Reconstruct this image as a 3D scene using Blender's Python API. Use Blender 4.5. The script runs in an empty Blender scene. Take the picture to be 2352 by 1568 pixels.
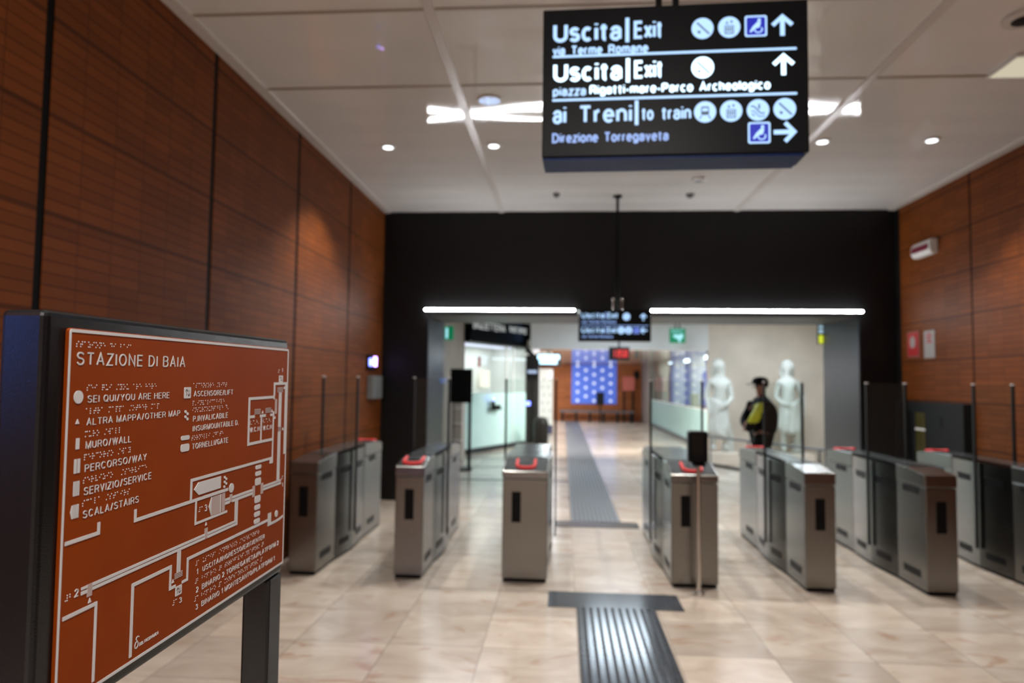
import bpy, bmesh, math, random
from mathutils import Vector, Matrix
random.seed(7)
S = bpy.context.scene
COL = S.collection

# ------------------------------------------------------------------ camera, world, exposure
CAM_H = 1.70
F_PX = 1602.2
YAW, PITCH, ROLL = 0.073135, 0.057829, 0.012269
def camera():
    f = Vector((-math.sin(YAW) * math.cos(PITCH), math.cos(YAW) * math.cos(PITCH), math.sin(PITCH)))
    r = Vector((math.cos(YAW), math.sin(YAW), 0)); u = r.cross(f)
    c, s = math.cos(ROLL), math.sin(ROLL)
    r2 = r * c + u * s; u2 = u * c - r * s
    cd = bpy.data.cameras.new('camera'); co = bpy.data.objects.new('camera', cd); COL.objects.link(co)
    m = Matrix((r2, u2, -f)).transposed().to_4x4(); m.translation = (0, 0, CAM_H)
    co.matrix_world = m
    cd.sensor_width = 36.0; cd.lens = F_PX / 2352 * 36.0
    cd.clip_start = 0.02; cd.clip_end = 200
    cd.dof.use_dof = True; cd.dof.focus_distance = 0.96; cd.dof.aperture_fstop = 3.7
    S.camera = co
camera()
S.view_settings.view_transform = 'Standard'; S.view_settings.look = 'None'
S.view_settings.gamma = 1.0; S.view_settings.use_curve_mapping = False
S.view_settings.exposure = 0.0
W = bpy.data.worlds.new('world'); S.world = W; W.use_nodes = True
W.node_tree.nodes['Background'].inputs[0].default_value = (0.9, 0.95, 1, 1)
W.node_tree.nodes['Background'].inputs[1].default_value = 0.02
try:
    S.cycles.use_denoising = True
    S.cycles.max_bounces = 8; S.cycles.transparent_max_bounces = 12
    S.cycles.sample_clamp_indirect = 6.0
    S.cycles.caustics_reflective = False; S.cycles.caustics_refractive = False
except Exception: pass

def area(name, loc, size, power, col=(1, 1, 1), rot=(0, 0, 0), spread=math.pi):
    l = bpy.data.lights.new(name, 'AREA'); l.shape = 'RECTANGLE'; l.size, l.size_y = size
    l.energy = power; l.color = col; l.spread = spread
    o = bpy.data.objects.new(name, l); o.location = loc; o.rotation_euler = rot; COL.objects.link(o); return o
def spot(name, loc, power, col, ang, blend=0.25, rad=0.04, parent=None):
    l = bpy.data.lights.new(name, 'SPOT'); l.energy = power; l.color = col; l.spot_size = math.radians(ang)
    l.spot_blend = blend; l.shadow_soft_size = rad
    o = bpy.data.objects.new(name, l); o.location = loc; COL.objects.link(o)
    if parent: o.parent = parent
    return o
# large lamps: the corridor fittings, plus unseen lamps added behind bulkhead and camera
CORR_P, BACK_P, DOWN_P = 85, 165, 205
area('corridor_lamp', (1.3, 17.02, 2.50), (2.6, 0.4), CORR_P * 5, (1.0, 0.95, 0.88), (math.radians(58), 0, 0))  # hidden lamp added behind the bulkhead, tilted to brighten the far wall
for y in (20.9, 25.6, 29.2): area('corridor_lamp', (-0.55, y, 2.50), (0.4, 1.8), CORR_P, (0.97, 0.96, 1.0))
for x in (-1.5, 0.5):
    area('rear_fill_lamp', (x, -1.6, 4.1), (0.9, 0.9), BACK_P, (1.0, 0.96, 0.92))  # unseen fill lamps added to light the room

# ------------------------------------------------------------------ materials
def nt(name):
    m = bpy.data.materials.new(name); m.use_nodes = True
    return m, m.node_tree, m.node_tree.nodes['Principled BSDF']
def mat(name, col, rough=0.5, metal=0.0, spec=0.5, noise=0.0, nscale=20.0, bump=0.0, bscale=200.0, coat=0.0):
    m, t, b = nt(name)
    b.inputs['Base Color'].default_value = (*col, 1); b.inputs['Roughness'].default_value = rough
    b.inputs['Metallic'].default_value = metal; b.inputs['Specular IOR Level'].default_value = spec
    if coat: b.inputs['Coat Weight'].default_value = coat; b.inputs['Coat Roughness'].default_value = 0.08
    tc = t.nodes.new('ShaderNodeTexCoord')
    if noise:
        n = t.nodes.new('ShaderNodeTexNoise'); n.inputs['Scale'].default_value = nscale; n.inputs['Detail'].default_value = 5
        t.links.new(tc.outputs['Object'], n.inputs['Vector'])
        r = t.nodes.new('ShaderNodeValToRGB')
        r.color_ramp.elements[0].color = (*[max(0, c * (1 - noise)) for c in col], 1)
        r.color_ramp.elements[1].color = (*[min(1, c * (1 + noise)) for c in col], 1)
        r.color_ramp.elements[0].position = .3; r.color_ramp.elements[1].position = .7
        t.links.new(n.outputs['Fac'], r.inputs['Fac']); t.links.new(r.outputs['Color'], b.inputs['Base Color'])
    if bump:
        n = t.nodes.new('ShaderNodeTexNoise'); n.inputs['Scale'].default_value = bscale; n.inputs['Detail'].default_value = 3
        t.links.new(tc.outputs['Object'], n.inputs['Vector'])
        bp = t.nodes.new('ShaderNodeBump'); bp.inputs['Strength'].default_value = bump; bp.inputs['Distance'].default_value = 0.002
        t.links.new(n.outputs['Fac'], bp.inputs['Height']); t.links.new(bp.outputs['Normal'], b.inputs['Normal'])
    return m
def emit(name, col, strength, base=(0.02, 0.02, 0.02)):
    m, t, b = nt(name)
    b.inputs['Base Color'].default_value = (*base, 1); b.inputs['Roughness'].default_value = 0.4
    b.inputs['Emission Color'].default_value = (*col, 1); b.inputs['Emission Strength'].default_value = strength
    return m
def math_node(t, op, a, b=None, c=None):
    n = t.nodes.new('ShaderNodeMath'); n.operation = op
    for i, v in enumerate((a, b, c)):
        if v is None: continue
        if isinstance(v, (int, float)): n.inputs[i].default_value = v
        else: t.links.new(v, n.inputs[i])
    return n.outputs[0]
def glass(name, tint, alpha=0.12, rough=0.03):
    m = bpy.data.materials.new(name); m.use_nodes = True; t = m.node_tree; t.nodes.clear()
    out = t.nodes.new('ShaderNodeOutputMaterial'); tr = t.nodes.new('ShaderNodeBsdfTransparent')
    gl = t.nodes.new('ShaderNodeBsdfGlossy'); gl.inputs['Roughness'].default_value = rough
    df = t.nodes.new('ShaderNodeBsdfDiffuse'); df.inputs['Color'].default_value = (*tint, 1)
    tr.inputs['Color'].default_value = (0.94, 0.97, 0.96, 1)
    fr = t.nodes.new('ShaderNodeFresnel'); ge = t.nodes.new('ShaderNodeNewGeometry')     # same reflectance from both faces of the pane
    t.links.new(math_node(t, 'MULTIPLY_ADD', ge.outputs['Backfacing'], 1 / 1.32 - 1.32, 1.32), fr.inputs['IOR'])
    m1 = t.nodes.new('ShaderNodeMixShader'); m1.inputs[0].default_value = alpha
    t.links.new(tr.outputs[0], m1.inputs[1]); t.links.new(df.outputs[0], m1.inputs[2])
    m2 = t.nodes.new('ShaderNodeMixShader'); t.links.new(fr.outputs[0], m2.inputs[0])
    t.links.new(m1.outputs[0], m2.inputs[1]); t.links.new(gl.outputs[0], m2.inputs[2])
    t.links.new(m2.outputs[0], out.inputs['Surface']); return m
def joint_mask(t, coord, period, off, width):
    """1 inside a joint of the given width, repeated every period"""
    x = math_node(t, 'SUBTRACT', coord, off)
    x = math_node(t, 'FLOORED_MODULO', x, period)
    return math_node(t, 'LESS_THAN', x, width)
def cell_id(t, coord, period, off):
    x = math_node(t, 'SUBTRACT', coord, off)
    return math_node(t, 'FLOOR', math_node(t, 'DIVIDE', x, period))

def terracotta(name, along='Y', off=0.0, col=(0.178, 0.047, 0.0078)):
    m, t, b = nt(name)
    g = t.nodes.new('ShaderNodeNewGeometry'); sx = t.nodes.new('ShaderNodeSeparateXYZ')
    t.links.new(g.outputs['Position'], sx.inputs[0])
    a, z = sx.outputs[along], sx.outputs['Z']
    thin = joint_mask(t, z, 0.0625, 0.03, 0.009)
    wide = joint_mask(t, z, 0.5, 0.012, 0.024)
    vert = joint_mask(t, a, 0.2735, off, 0.006)
    j = math_node(t, 'MAXIMUM', math_node(t, 'MULTIPLY', thin, 0.42), math_node(t, 'MULTIPLY', vert, 0.55))
    j = math_node(t, 'MAXIMUM', j, math_node(t, 'MULTIPLY', wide, 0.52))
    cv = t.nodes.new('ShaderNodeCombineXYZ')
    t.links.new(cell_id(t, a, 0.2735, off), cv.inputs[0]); t.links.new(cell_id(t, z, 0.0625, 0.03), cv.inputs[1])
    wn = t.nodes.new('ShaderNodeTexWhiteNoise'); wn.noise_dimensions = '2D'; t.links.new(cv.outputs[0], wn.inputs['Vector'])
    ns = t.nodes.new('ShaderNodeTexNoise'); ns.inputs['Scale'].default_value = 1.6; ns.inputs['Detail'].default_value = 4
    t.links.new(g.outputs['Position'], ns.inputs['Vector'])
    f = math_node(t, 'MULTIPLY_ADD', wn.outputs['Value'], 0.26, 0.80)
    f = math_node(t, 'MULTIPLY', f, math_node(t, 'MULTIPLY_ADD', ns.outputs['Fac'], 0.4, 0.80))
    f = math_node(t, 'MULTIPLY', f, math_node(t, 'SUBTRACT', 1.0, j))
    mx = t.nodes.new('ShaderNodeVectorMath'); mx.operation = 'SCALE'; mx.inputs[0].default_value = col
    t.links.new(f, mx.inputs['Scale']); t.links.new(mx.outputs[0], b.inputs['Base Color'])
    b.inputs['Roughness'].default_value = 0.6; b.inputs['Specular IOR Level'].default_value = 0.15
    bp = t.nodes.new('ShaderNodeBump'); bp.inputs['Strength'].default_value = 0.7; bp.inputs['Distance'].default_value = 0.006
    t.links.new(math_node(t, 'SUBTRACT', 1.0, j), bp.inputs['Height']); t.links.new(bp.outputs['Normal'], b.inputs['Normal'])
    return m

def floor_stone():
    m, t, b = nt('beige_stone_floor')
    g = t.nodes.new('ShaderNodeNewGeometry'); sx = t.nodes.new('ShaderNodeSeparateXYZ')
    t.links.new(g.outputs['Position'], sx.inputs[0])
    X, Y = sx.outputs['X'], sx.outputs['Y']
    PX, PY, OX, OY = 0.611, 0.63, -0.503, 4.552
    j = math_node(t, 'MAXIMUM', joint_mask(t, X, PX, OX, 0.006), joint_mask(t, Y, PY, OY, 0.006))
    cv = t.nodes.new('ShaderNodeCombineXYZ')
    t.links.new(cell_id(t, X, PX, OX), cv.inputs[0]); t.links.new(cell_id(t, Y, PY, OY), cv.inputs[1])
    wn = t.nodes.new('ShaderNodeTexWhiteNoise'); wn.noise_dimensions = '2D'; t.links.new(cv.outputs[0], wn.inputs['Vector'])
    # veins differ from slab to slab: shift the noise by the slab's random value
    ad = t.nodes.new('ShaderNodeVectorMath'); ad.operation = 'MULTIPLY_ADD'
    t.links.new(wn.outputs['Color'], ad.inputs[0]); ad.inputs[1].default_value = (9, 9, 9); t.links.new(g.outputs['Position'], ad.inputs[2])
    st = t.nodes.new('ShaderNodeMapping'); st.inputs['Scale'].default_value = (1.0, 1.9, 1)
    t.links.new(ad.outputs[0], st.inputs['Vector'])
    n1 = t.nodes.new('ShaderNodeTexNoise'); n1.inputs['Scale'].default_value = 1.7; n1.inputs['Detail'].default_value = 6; n1.inputs['Distortion'].default_value = 1.4
    t.links.new(st.outputs[0], n1.inputs['Vector'])
    n2 = t.nodes.new('ShaderNodeTexNoise'); n2.inputs['Scale'].default_value = 1.3; n2.inputs['Detail'].default_value = 8; n2.inputs['Distortion'].default_value = 2.6
    t.links.new(st.outputs[0], n2.inputs['Vector'])
    r1 = t.nodes.new('ShaderNodeValToRGB'); e = r1.color_ramp.elements
    e[0].position = .25; e[0].color = (0.44, 0.36, 0.285, 1); e[1].position = .75; e[1].color = (0.65, 0.575, 0.495, 1)
    t.links.new(n1.outputs['Fac'], r1.inputs['Fac'])
    r2 = t.nodes.new('ShaderNodeValToRGB'); e = r2.color_ramp.elements
    e[0].position = .60; e[0].color = (0, 0, 0, 1); e[1].position = .70; e[1].color = (1, 1, 1, 1)
    t.links.new(n2.outputs['Fac'], r2.inputs['Fac'])
    mx = t.nodes.new('ShaderNodeMix'); mx.data_type = 'RGBA'; mx.inputs[7].default_value = (0.36, 0.20, 0.115, 1)
    t.links.new(math_node(t, 'MULTIPLY', r2.outputs['Color'], 0.55), mx.inputs[0]); t.links.new(r1.outputs['Color'], mx.inputs[6])
    f = math_node(t, 'MULTIPLY_ADD', wn.outputs['Value'], 0.32, 0.80)
    f = math_node(t, 'MULTIPLY', f, math_node(t, 'MULTIPLY_ADD', j, -0.45, 1.0))
    sc = t.nodes.new('ShaderNodeVectorMath'); sc.operation = 'SCALE'
    t.links.new(mx.outputs[2], sc.inputs[0]); t.links.new(f, sc.inputs['Scale'])
    t.links.new(sc.outputs[0], b.inputs['Base Color'])
    b.inputs['Roughness'].default_value = 0.2; b.inputs['Specular IOR Level'].default_value = 0.5
    return m

def brushed(name, col=(0.23, 0.225, 0.212), rough=0.26):
    m, t, b = nt(name)
    b.inputs['Base Color'].default_value = (*col, 1); b.inputs['Metallic'].default_value = 1.0
    tc = t.nodes.new('ShaderNodeTexCoord'); mp = t.nodes.new('ShaderNodeMapping'); mp.inputs['Scale'].default_value = (60, 60, 1.5)
    n = t.nodes.new('ShaderNodeTexNoise'); n.inputs['Scale'].default_value = 6; n.inputs['Detail'].default_value = 3
    t.links.new(tc.outputs['Object'], mp.inputs['Vector']); t.links.new(mp.outputs[0], n.inputs['Vector'])
    t.links.new(math_node(t, 'MULTIPLY_ADD', n.outputs['Fac'], 0.05, rough - 0.025), b.inputs['Roughness'])
    return m

M = {}
M['terra_l'] = terracotta('terracotta_cladding', 'Y', 3.25)
M['terra_r'] = terracotta('terracotta_cladding_right', 'Y', 8.115)
M['terra_x'] = terracotta('terracotta_cladding_far', 'X', 0.1, (0.42, 0.14, 0.05))
M['floor'] = floor_stone()
M['joint'] = mat('dark_joint', (0.003, 0.003, 0.0033), 0.6, spec=0.1)
M['ceil'] = mat('glossy_ceiling_panel', (0.74, 0.715, 0.685), 0.05, spec=0.6, noise=0.04, nscale=1.2)
M['ceil_trim'] = mat('ceiling_trim', (0.62, 0.58, 0.54), 0.25)
M['ceil_joint'] = mat('ceiling_joint', (0.34, 0.28, 0.22), 0.5)
M['black_wall'] = mat('black_satin_wall', (0.006, 0.006, 0.0063), 0.45, spec=0.25, noise=0.12, nscale=2)
M['jamb'] = mat('dark_grey_metal', (0.013, 0.017, 0.024), 0.34, metal=0.1, spec=0.35, noise=0.06, nscale=3)
M['soffit'] = mat('grey_soffit', (0.12, 0.12, 0.125), 0.5, noise=0.05, nscale=3)
M['white_wall'] = mat('white_plaster', (0.66, 0.66, 0.65), 0.6, noise=0.03, nscale=3)
M['greige'] = mat('brown_grey_plaster', (0.25, 0.21, 0.18), 0.6, noise=0.08, nscale=2)
M['stone'] = mat('beige_marble_wall', (0.60, 0.51, 0.415), 0.5, noise=0.16, nscale=1.1)
M['steel'] = brushed('brushed_steel')
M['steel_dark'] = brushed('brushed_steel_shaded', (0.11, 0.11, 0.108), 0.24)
M['chrome'] = mat('polished_metal', (0.6, 0.57, 0.53), 0.2, metal=1.0, noise=0.03)
M['black'] = mat('black_plastic', (0.0035, 0.0035, 0.004), 0.4, spec=0.12, noise=0.1)
M['black_gloss'] = mat('black_glossy_panel', (0.004, 0.005, 0.006), 0.35, spec=0.12, noise=0.05)
M['gate_top'] = mat('dark_glass_top', (0.05, 0.056, 0.06), 0.18, noise=0.05)
M['seal'] = mat('black_rubber', (0.006, 0.006, 0.007), 0.5, spec=0.3, noise=0.1)
M['glass'] = glass('clear_glass', (0.35, 0.42, 0.40), 0.02)
M['glass_shop'] = glass('shopfront_glass', (0.45, 0.55, 0.55), 0.10)
M['frost'] = mat('frosted_teal_glass', (0.50, 0.72, 0.71), 0.25, noise=0.04, nscale=2)
M['red'] = emit('red_reader_light', (1.0, 0.05, 0.05), 0.28, (0.45, 0.02, 0.02))
M['paving'] = mat('slate_tactile_rubber', (0.050, 0.058, 0.070), 0.14, spec=0.38, noise=0.12, nscale=30)
M['paving_dark'] = mat('dark_tactile_rubber', (0.03, 0.033, 0.038), 0.6, spec=0.2, noise=0.12, nscale=30)
M['case'] = mat('black_powder_coat', (0.0045, 0.005, 0.0055), 0.2, spec=0.4, noise=0.15, nscale=300, bump=0.12, bscale=900)
M['plate'] = mat('orange_ceramic_plate', (0.205, 0.032, 0.001), 0.5, spec=0.1, noise=0.06, nscale=9)
M['relief'] = mat('off_white_relief', (0.52, 0.515, 0.52), 0.45, noise=0.02)
M['relief_grey'] = mat('pinkish_grey_relief', (0.42, 0.34, 0.32), 0.5, noise=0.03)
M['engrave'] = mat('dark_engraving', (0.06, 0.02, 0.012), 0.6, noise=0.05)
M['led_bar'] = emit('white_led_bar', (0.95, 0.975, 1.0), 120.0)
M['downlight'] = emit('downlight_lens', (0.92, 0.96, 1.0), 3.5)
M['lit'] = emit('lit_letter_blue_white', (0.42, 0.66, 1.0), 1.35)
M['lit_hot'] = emit('lit_letter_bright', (0.60, 0.82, 1.0), 2.6)
M['lit_dim'] = emit('lit_letter_dim', (0.32, 0.50, 1.0), 0.95)
M['icon_dark'] = mat('icon_blue_grey', (0.13, 0.22, 0.34), 0.5, noise=0.03)
M['icon_blue'] = emit('icon_blue_field', (0.01, 0.025, 0.75), 0.6, (0.005, 0.008, 0.03))
M['sign_under'] = mat('blue_reflection_underside', (0.005, 0.018, 0.085), 0.4, spec=0.12, noise=0.05)  # blue reflection on the underside painted into its base colour
M['white'] = mat('white_paint', (0.72, 0.72, 0.70), 0.5, noise=0.02)
M['plaster'] = mat('white_plaster_figure', (0.55, 0.555, 0.50), 0.6, noise=0.05, nscale=14)
M['skin'] = mat('skin', (0.36, 0.17, 0.11), 0.5, noise=0.06)
M['jacket'] = mat('black_jacket', (0.004, 0.004, 0.0045), 0.8, spec=0.15, noise=0.15, nscale=30)
M['yellow'] = mat('hi_vis_yellow', (0.50, 0.52, 0.02), 0.6, noise=0.06)
M['eye'] = mat('dark_eye', (0.02, 0.015, 0.012), 0.3, noise=0.05)

# ------------------------------------------------------------------ mesh builder
class MB:
    def __init__(s, off=(0, 0, 0)):
        s.v, s.f, s.mi, s.off, s.cur = [], [], [], Vector(off), 0
    def add(s, vs, fs):
        n = len(s.v); s.v += [tuple(Vector(p) - s.off) for p in vs]
        s.f += [tuple(i + n for i in f) for f in fs]; s.mi += [s.cur] * len(fs); return s
    def box(s, x0, x1, y0, y1, z0, z1):
        vs = [(x, y, z) for z in (z0, z1) for y in (y0, y1) for x in (x0, x1)]
        return s.add(vs, [(0, 2, 3, 1), (4, 5, 7, 6), (0, 1, 5, 4), (2, 6, 7, 3), (0, 4, 6, 2), (1, 3, 7, 5)])
    def prism(s, poly, fn, a, b):
        """poly: 2D points, fn(p, q, h) -> xyz, from height a to b"""
        n = len(poly)
        vs = [fn(p[0], p[1], a) for p in poly] + [fn(p[0], p[1], b) for p in poly]
        fs = [tuple(range(n))[::-1], tuple(range(n, 2 * n))] + [(i, (i + 1) % n, n + (i + 1) % n, n + i) for i in range(n)]
        return s.add(vs, fs)
    def tube(s, pts, r, seg=8, caps=True):
        pts = [Vector(p) for p in pts]; rings = []
        for i, p in enumerate(pts):
            d = (pts[min(i + 1, len(pts) - 1)] - pts[max(i - 1, 0)]).normalized()
            a = d.cross(Vector((0, 0, 1)));
            if a.length < 1e-3: a = d.cross(Vector((1, 0, 0)))
            a.normalize(); b = d.cross(a); rr = r[i] if isinstance(r, (list, tuple)) else r
            rings.append([p + (a * math.cos(2 * math.pi * k / seg) + b * math.sin(2 * math.pi * k / seg)) * rr for k in range(seg)])
        vs = [q for ring in rings for q in ring]; fs = []
        for i in range(len(rings) - 1):
            for k in range(seg):
                k2 = (k + 1) % seg; fs.append((i * seg + k, i * seg + k2, (i + 1) * seg + k2, (i + 1) * seg + k))
        if caps: fs += [tuple(range(seg))[::-1], tuple((len(rings) - 1) * seg + k for k in range(seg))]
        return s.add(vs, fs)
    def lathe(s, prof, c=(0, 0, 0), seg=24, sx=1, sy=1, axis='Z'):
        vs, fs = [], []
        for (r, h) in prof:
            for k in range(seg):
                t = 2 * math.pi * k / seg; x, y = r * math.cos(t) * sx, r * math.sin(t) * sy
                p = (x, y, h) if axis == 'Z' else ((x, h, y) if axis == 'Y' else (h, x, y))
                vs.append((p[0] + c[0], p[1] + c[1], p[2] + c[2]))
        for i in range(len(prof) - 1):
            for k in range(seg):
                k2 = (k + 1) % seg; fs.append((i * seg + k, i * seg + k2, (i + 1) * seg + k2, (i + 1) * seg + k))
        fs += [tuple(range(seg))[::-1], tuple((len(prof) - 1) * seg + k for k in range(seg))]
        return s.add(vs, fs)
    def ball(s, c, rx, ry=None, rz=None, seg=16, rings=10):
        ry = ry or rx; rz = rz or rx
        prof = [(math.sin(math.pi * i / rings), -math.cos(math.pi * i / rings)) for i in range(rings + 1)]
        prof[0] = (0.001, -1); prof[-1] = (0.001, 1); n = len(s.v)
        s.lathe(prof, (0, 0, 0), seg)
        off = s.off
        s.v[n:] = [tuple(Vector(((p[0] + off.x) * rx + c[0], (p[1] + off.y) * ry + c[1], (p[2] + off.z) * rz + c[2])) - off) for p in s.v[n:]]
        return s
    def build(s, name, mats, parent=None, bevel=0.0, smooth=False, seg=2):
        me = bpy.data.meshes.new(name); me.from_pydata(s.v, [], s.f)
        mats = mats if isinstance(mats, (list, tuple)) else [mats]
        for m in mats: me.materials.append(m)
        if any(s.mi): me.polygons.foreach_set('material_index', s.mi)
        me.validate(); bm = bmesh.new(); bm.from_mesh(me)
        bmesh.ops.recalc_face_normals(bm, faces=bm.faces)
        bm.to_mesh(me); bm.free()
        if smooth:
            me.polygons.foreach_set('use_smooth', [True] * len(me.polygons))
            try: me.set_sharp_from_angle(angle=math.radians(40))
            except Exception: pass
        o = bpy.data.objects.new(name, me); COL.objects.link(o)
        if parent is not None: o.parent = parent
        if bevel:
            b = o.modifiers.new('bevel', 'BEVEL'); b.width = bevel; b.segments = seg; b.limit_method = 'ANGLE'; b.angle_limit = math.radians(35)
        return o

def tag(o, label, cat, group=None, kind=None):
    o['label'] = label; o['category'] = cat
    if group: o['group'] = group
    if kind: o['kind'] = kind
    return o
def thing(name, label, cat, loc=(0, 0, 0), rot=(0, 0, 0), group=None):
    o = bpy.data.objects.new(name, None); o.empty_display_size = 0.1; COL.objects.link(o)
    o.location = loc; o.rotation_euler = rot; return tag(o, label, cat, group)
def struct(o): o['kind'] = 'structure'; return o
def dup(root, loc, label, rot=None, group=None):
    def cp(o, parent):
        c = o.copy(); COL.objects.link(c); c.parent = parent
        for ch in o.children: cp(ch, c)
        return c
    r = cp(root, None); r.location = loc
    if rot: r.rotation_euler = rot
    r['label'] = label
    if group: r['group'] = group
    return r

# ------------------------------------------------------------------ text and braille
def arc(cx, cy, rx, ry, a0, a1, n=9):
    return [(cx + rx * math.cos(math.radians(a0 + (a1 - a0) * k / n)), cy + ry * math.sin(math.radians(a0 + (a1 - a0) * k / n))) for k in range(n + 1)]
def _glyphs():
    """a plain one-line grotesque: glyph -> (width, strokes); x in 0..1 of the width, y in 0..1 of the capital height"""
    X = .73
    O = lambda h: arc(.5, h / 2, .5, h / 2, 90, 450, 24)
    S_ = lambda h: arc(.5, .76 * h, .46, .24 * h, 22, 270, 12)[:-1] + arc(.5, .26 * h, .5, .26 * h, 90, -158, 12)
    P = [(0, 1), (.55, 1)] + arc(.55, .735, .45, .265, 90, -90)[1:-1] + [(.55, .47), (0, .47)]
    g = {
     'A': (.64, [[(0, 0), (.5, 1), (1, 0)], [(.17, .33), (.83, .33)]]),
     'B': (.58, [[(0, 0), (0, 1)], [(0, 1), (.55, 1)] + arc(.55, .765, .40, .235, 90, -90) + [(0, .53)], [(0, .53), (.6, .53)] + arc(.6, .265, .40, .265, 90, -90) + [(0, 0)]]),
     'C': (.66, [arc(.5, .5, .5, .5, 42, 318, 18)]), 'D': (.62, [[(0, 0), (0, 1), (.38, 1)] + arc(.38, .5, .62, .5, 90, -90, 14) + [(0, 0)]]),
     'E': (.52, [[(1, 1), (0, 1), (0, 0), (1, 0)], [(0, .53), (.92, .53)]]), 'F': (.50, [[(1, 1), (0, 1), (0, 0)], [(0, .52), (.88, .52)]]),
     'G': (.68, [arc(.5, .5, .5, .5, 42, 345, 18) + [(1, .46), (.58, .46)], [(1, .46), (1, 0)]]), 'H': (.60, [[(0, 0), (0, 1)], [(1, 0), (1, 1)], [(0, .52), (1, .52)]]),
     'K': (.58, [[(0, 0), (0, 1)], [(1, 1), (0, .36)], [(.3, .55), (1, 0)]]), 'I': (0, [[(0, 0), (0, 1)]]), 'L': (.48, [[(0, 1), (0, 0), (1, 0)]]), 'M': (.74, [[(0, 0), (0, 1), (.5, 0), (1, 1), (1, 0)]]), 'N': (.60, [[(0, 0), (0, 1), (1, 0), (1, 1)]]),
     'O': (.70, [O(1)]), 'P': (.56, [[(0, 0), (0, 1)], P]), 'Q': (.70, [O(1), [(.6, .22), (1, -.05)]]), 'R': (.58, [[(0, 0), (0, 1)], P, [(.5, .47), (.85, .3), (1, 0)]]),
     'S': (.58, [S_(1)]), 'T': (.56, [[(0, 1), (1, 1)], [(.5, 1), (.5, 0)]]), 'U': (.60, [[(0, 1), (0, .3)] + arc(.5, .3, .5, .3, 180, 360, 12) + [(1, 1)]]),
     'V': (.60, [[(0, 1), (.5, 0), (1, 1)]]), 'W': (.90, [[(0, 1), (.25, 0), (.5, 1), (.75, 0), (1, 1)]]), 'X': (.58, [[(0, 0), (1, 1)], [(0, 1), (1, 0)]]),
     'Y': (.60, [[(0, 1), (.5, .43), (1, 1)], [(.5, .43), (.5, 0)]]), 'Z': (.56, [[(0, 1), (1, 1), (0, 0), (1, 0)]]),
     '1': (.20, [[(0, .76), (.6, .82), (1, 1), (1, 0)]]), '2': (.46, [arc(.5, .70, .5, .30, 168, -28, 12) + [(0, 0), (1, 0)]]),
     '3': (.46, [arc(.5, .765, .45, .235, 155, -90, 12), arc(.5, .265, .5, .265, 90, -155, 12)]),
     '/': (.30, [[(0, -.04), (1, 1.04)]]), '.': (0, [[(0, -.06), (0, .07)]]), '-': (.22, [[(0, .36), (1, .36)]]),
     'a': (.44, [[(.02, .54)] + arc(.5, .53, .46, .20, 160, 0, 8) + [(.96, 0)], [(.96, .42), (.42, .40)] + arc(.42, .20, .42, .20, 90, 270, 8) + [(.62, 0), (.96, .17)]]),
     'c': (.44, [arc(.5, X / 2, .5, X / 2, 48, 312, 14)]), 'd': (.46, [O(X), [(1, 0), (1, 1)]]), 'e': (.46, [[(0, .38), (1, .38)] + arc(.5, X / 2, .5, X / 2, 5, 318, 16)]),
     'g': (.46, [O(X), [(1, X), (1, -.06)] + arc(.5, -.06, .5, .2, 0, -160, 9)]), 'h': (.42, [[(0, 0), (0, 1)], [(0, .44)] + arc(.5, .46, .5, .27, 180, 0, 10) + [(1, 0)]]),
     'i': (0, [[(0, 0), (0, X)], [(0, .93), (0, 1.02)]]), 'l': (0, [[(0, 0), (0, 1)]]), 'm': (.74, [[(0, 0), (0, X)], [(0, .46)] + arc(.25, .47, .25, .26, 180, 0, 8) + [(.5, 0)], [(.5, .46)] + arc(.75, .47, .25, .26, 180, 0, 8) + [(1, 0)]]),
     'n': (.42, [[(0, 0), (0, X)], [(0, .44)] + arc(.5, .46, .5, .27, 180, 0, 10) + [(1, 0)]]), 'o': (.46, [O(X)]), 'p': (.46, [O(X), [(0, X), (0, -.26)]]), 'r': (.24, [[(0, 0), (0, X)], [(0, .40)] + arc(.95, .42, .95, .31, 180, 92, 7)]),
     's': (.40, [S_(X)]), 't': (.30, [[(.42, .95), (.42, .14)] + arc(.78, .14, .36, .14, 180, 275, 5), [(-.12, X), (1, X)]]), 'u': (.42, [[(0, X), (0, .27)] + arc(.5, .27, .5, .27, 180, 360, 10) + [(1, .3)], [(1, X), (1, 0)]]),
     'v': (.44, [[(0, X), (.5, 0), (1, X)]]), 'x': (.44, [[(0, 0), (1, X)], [(0, X), (1, 0)]]), 'z': (.40, [[(0, X), (1, X), (0, 0), (1, 0)]])}
    return g
GL = _glyphs()
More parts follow.
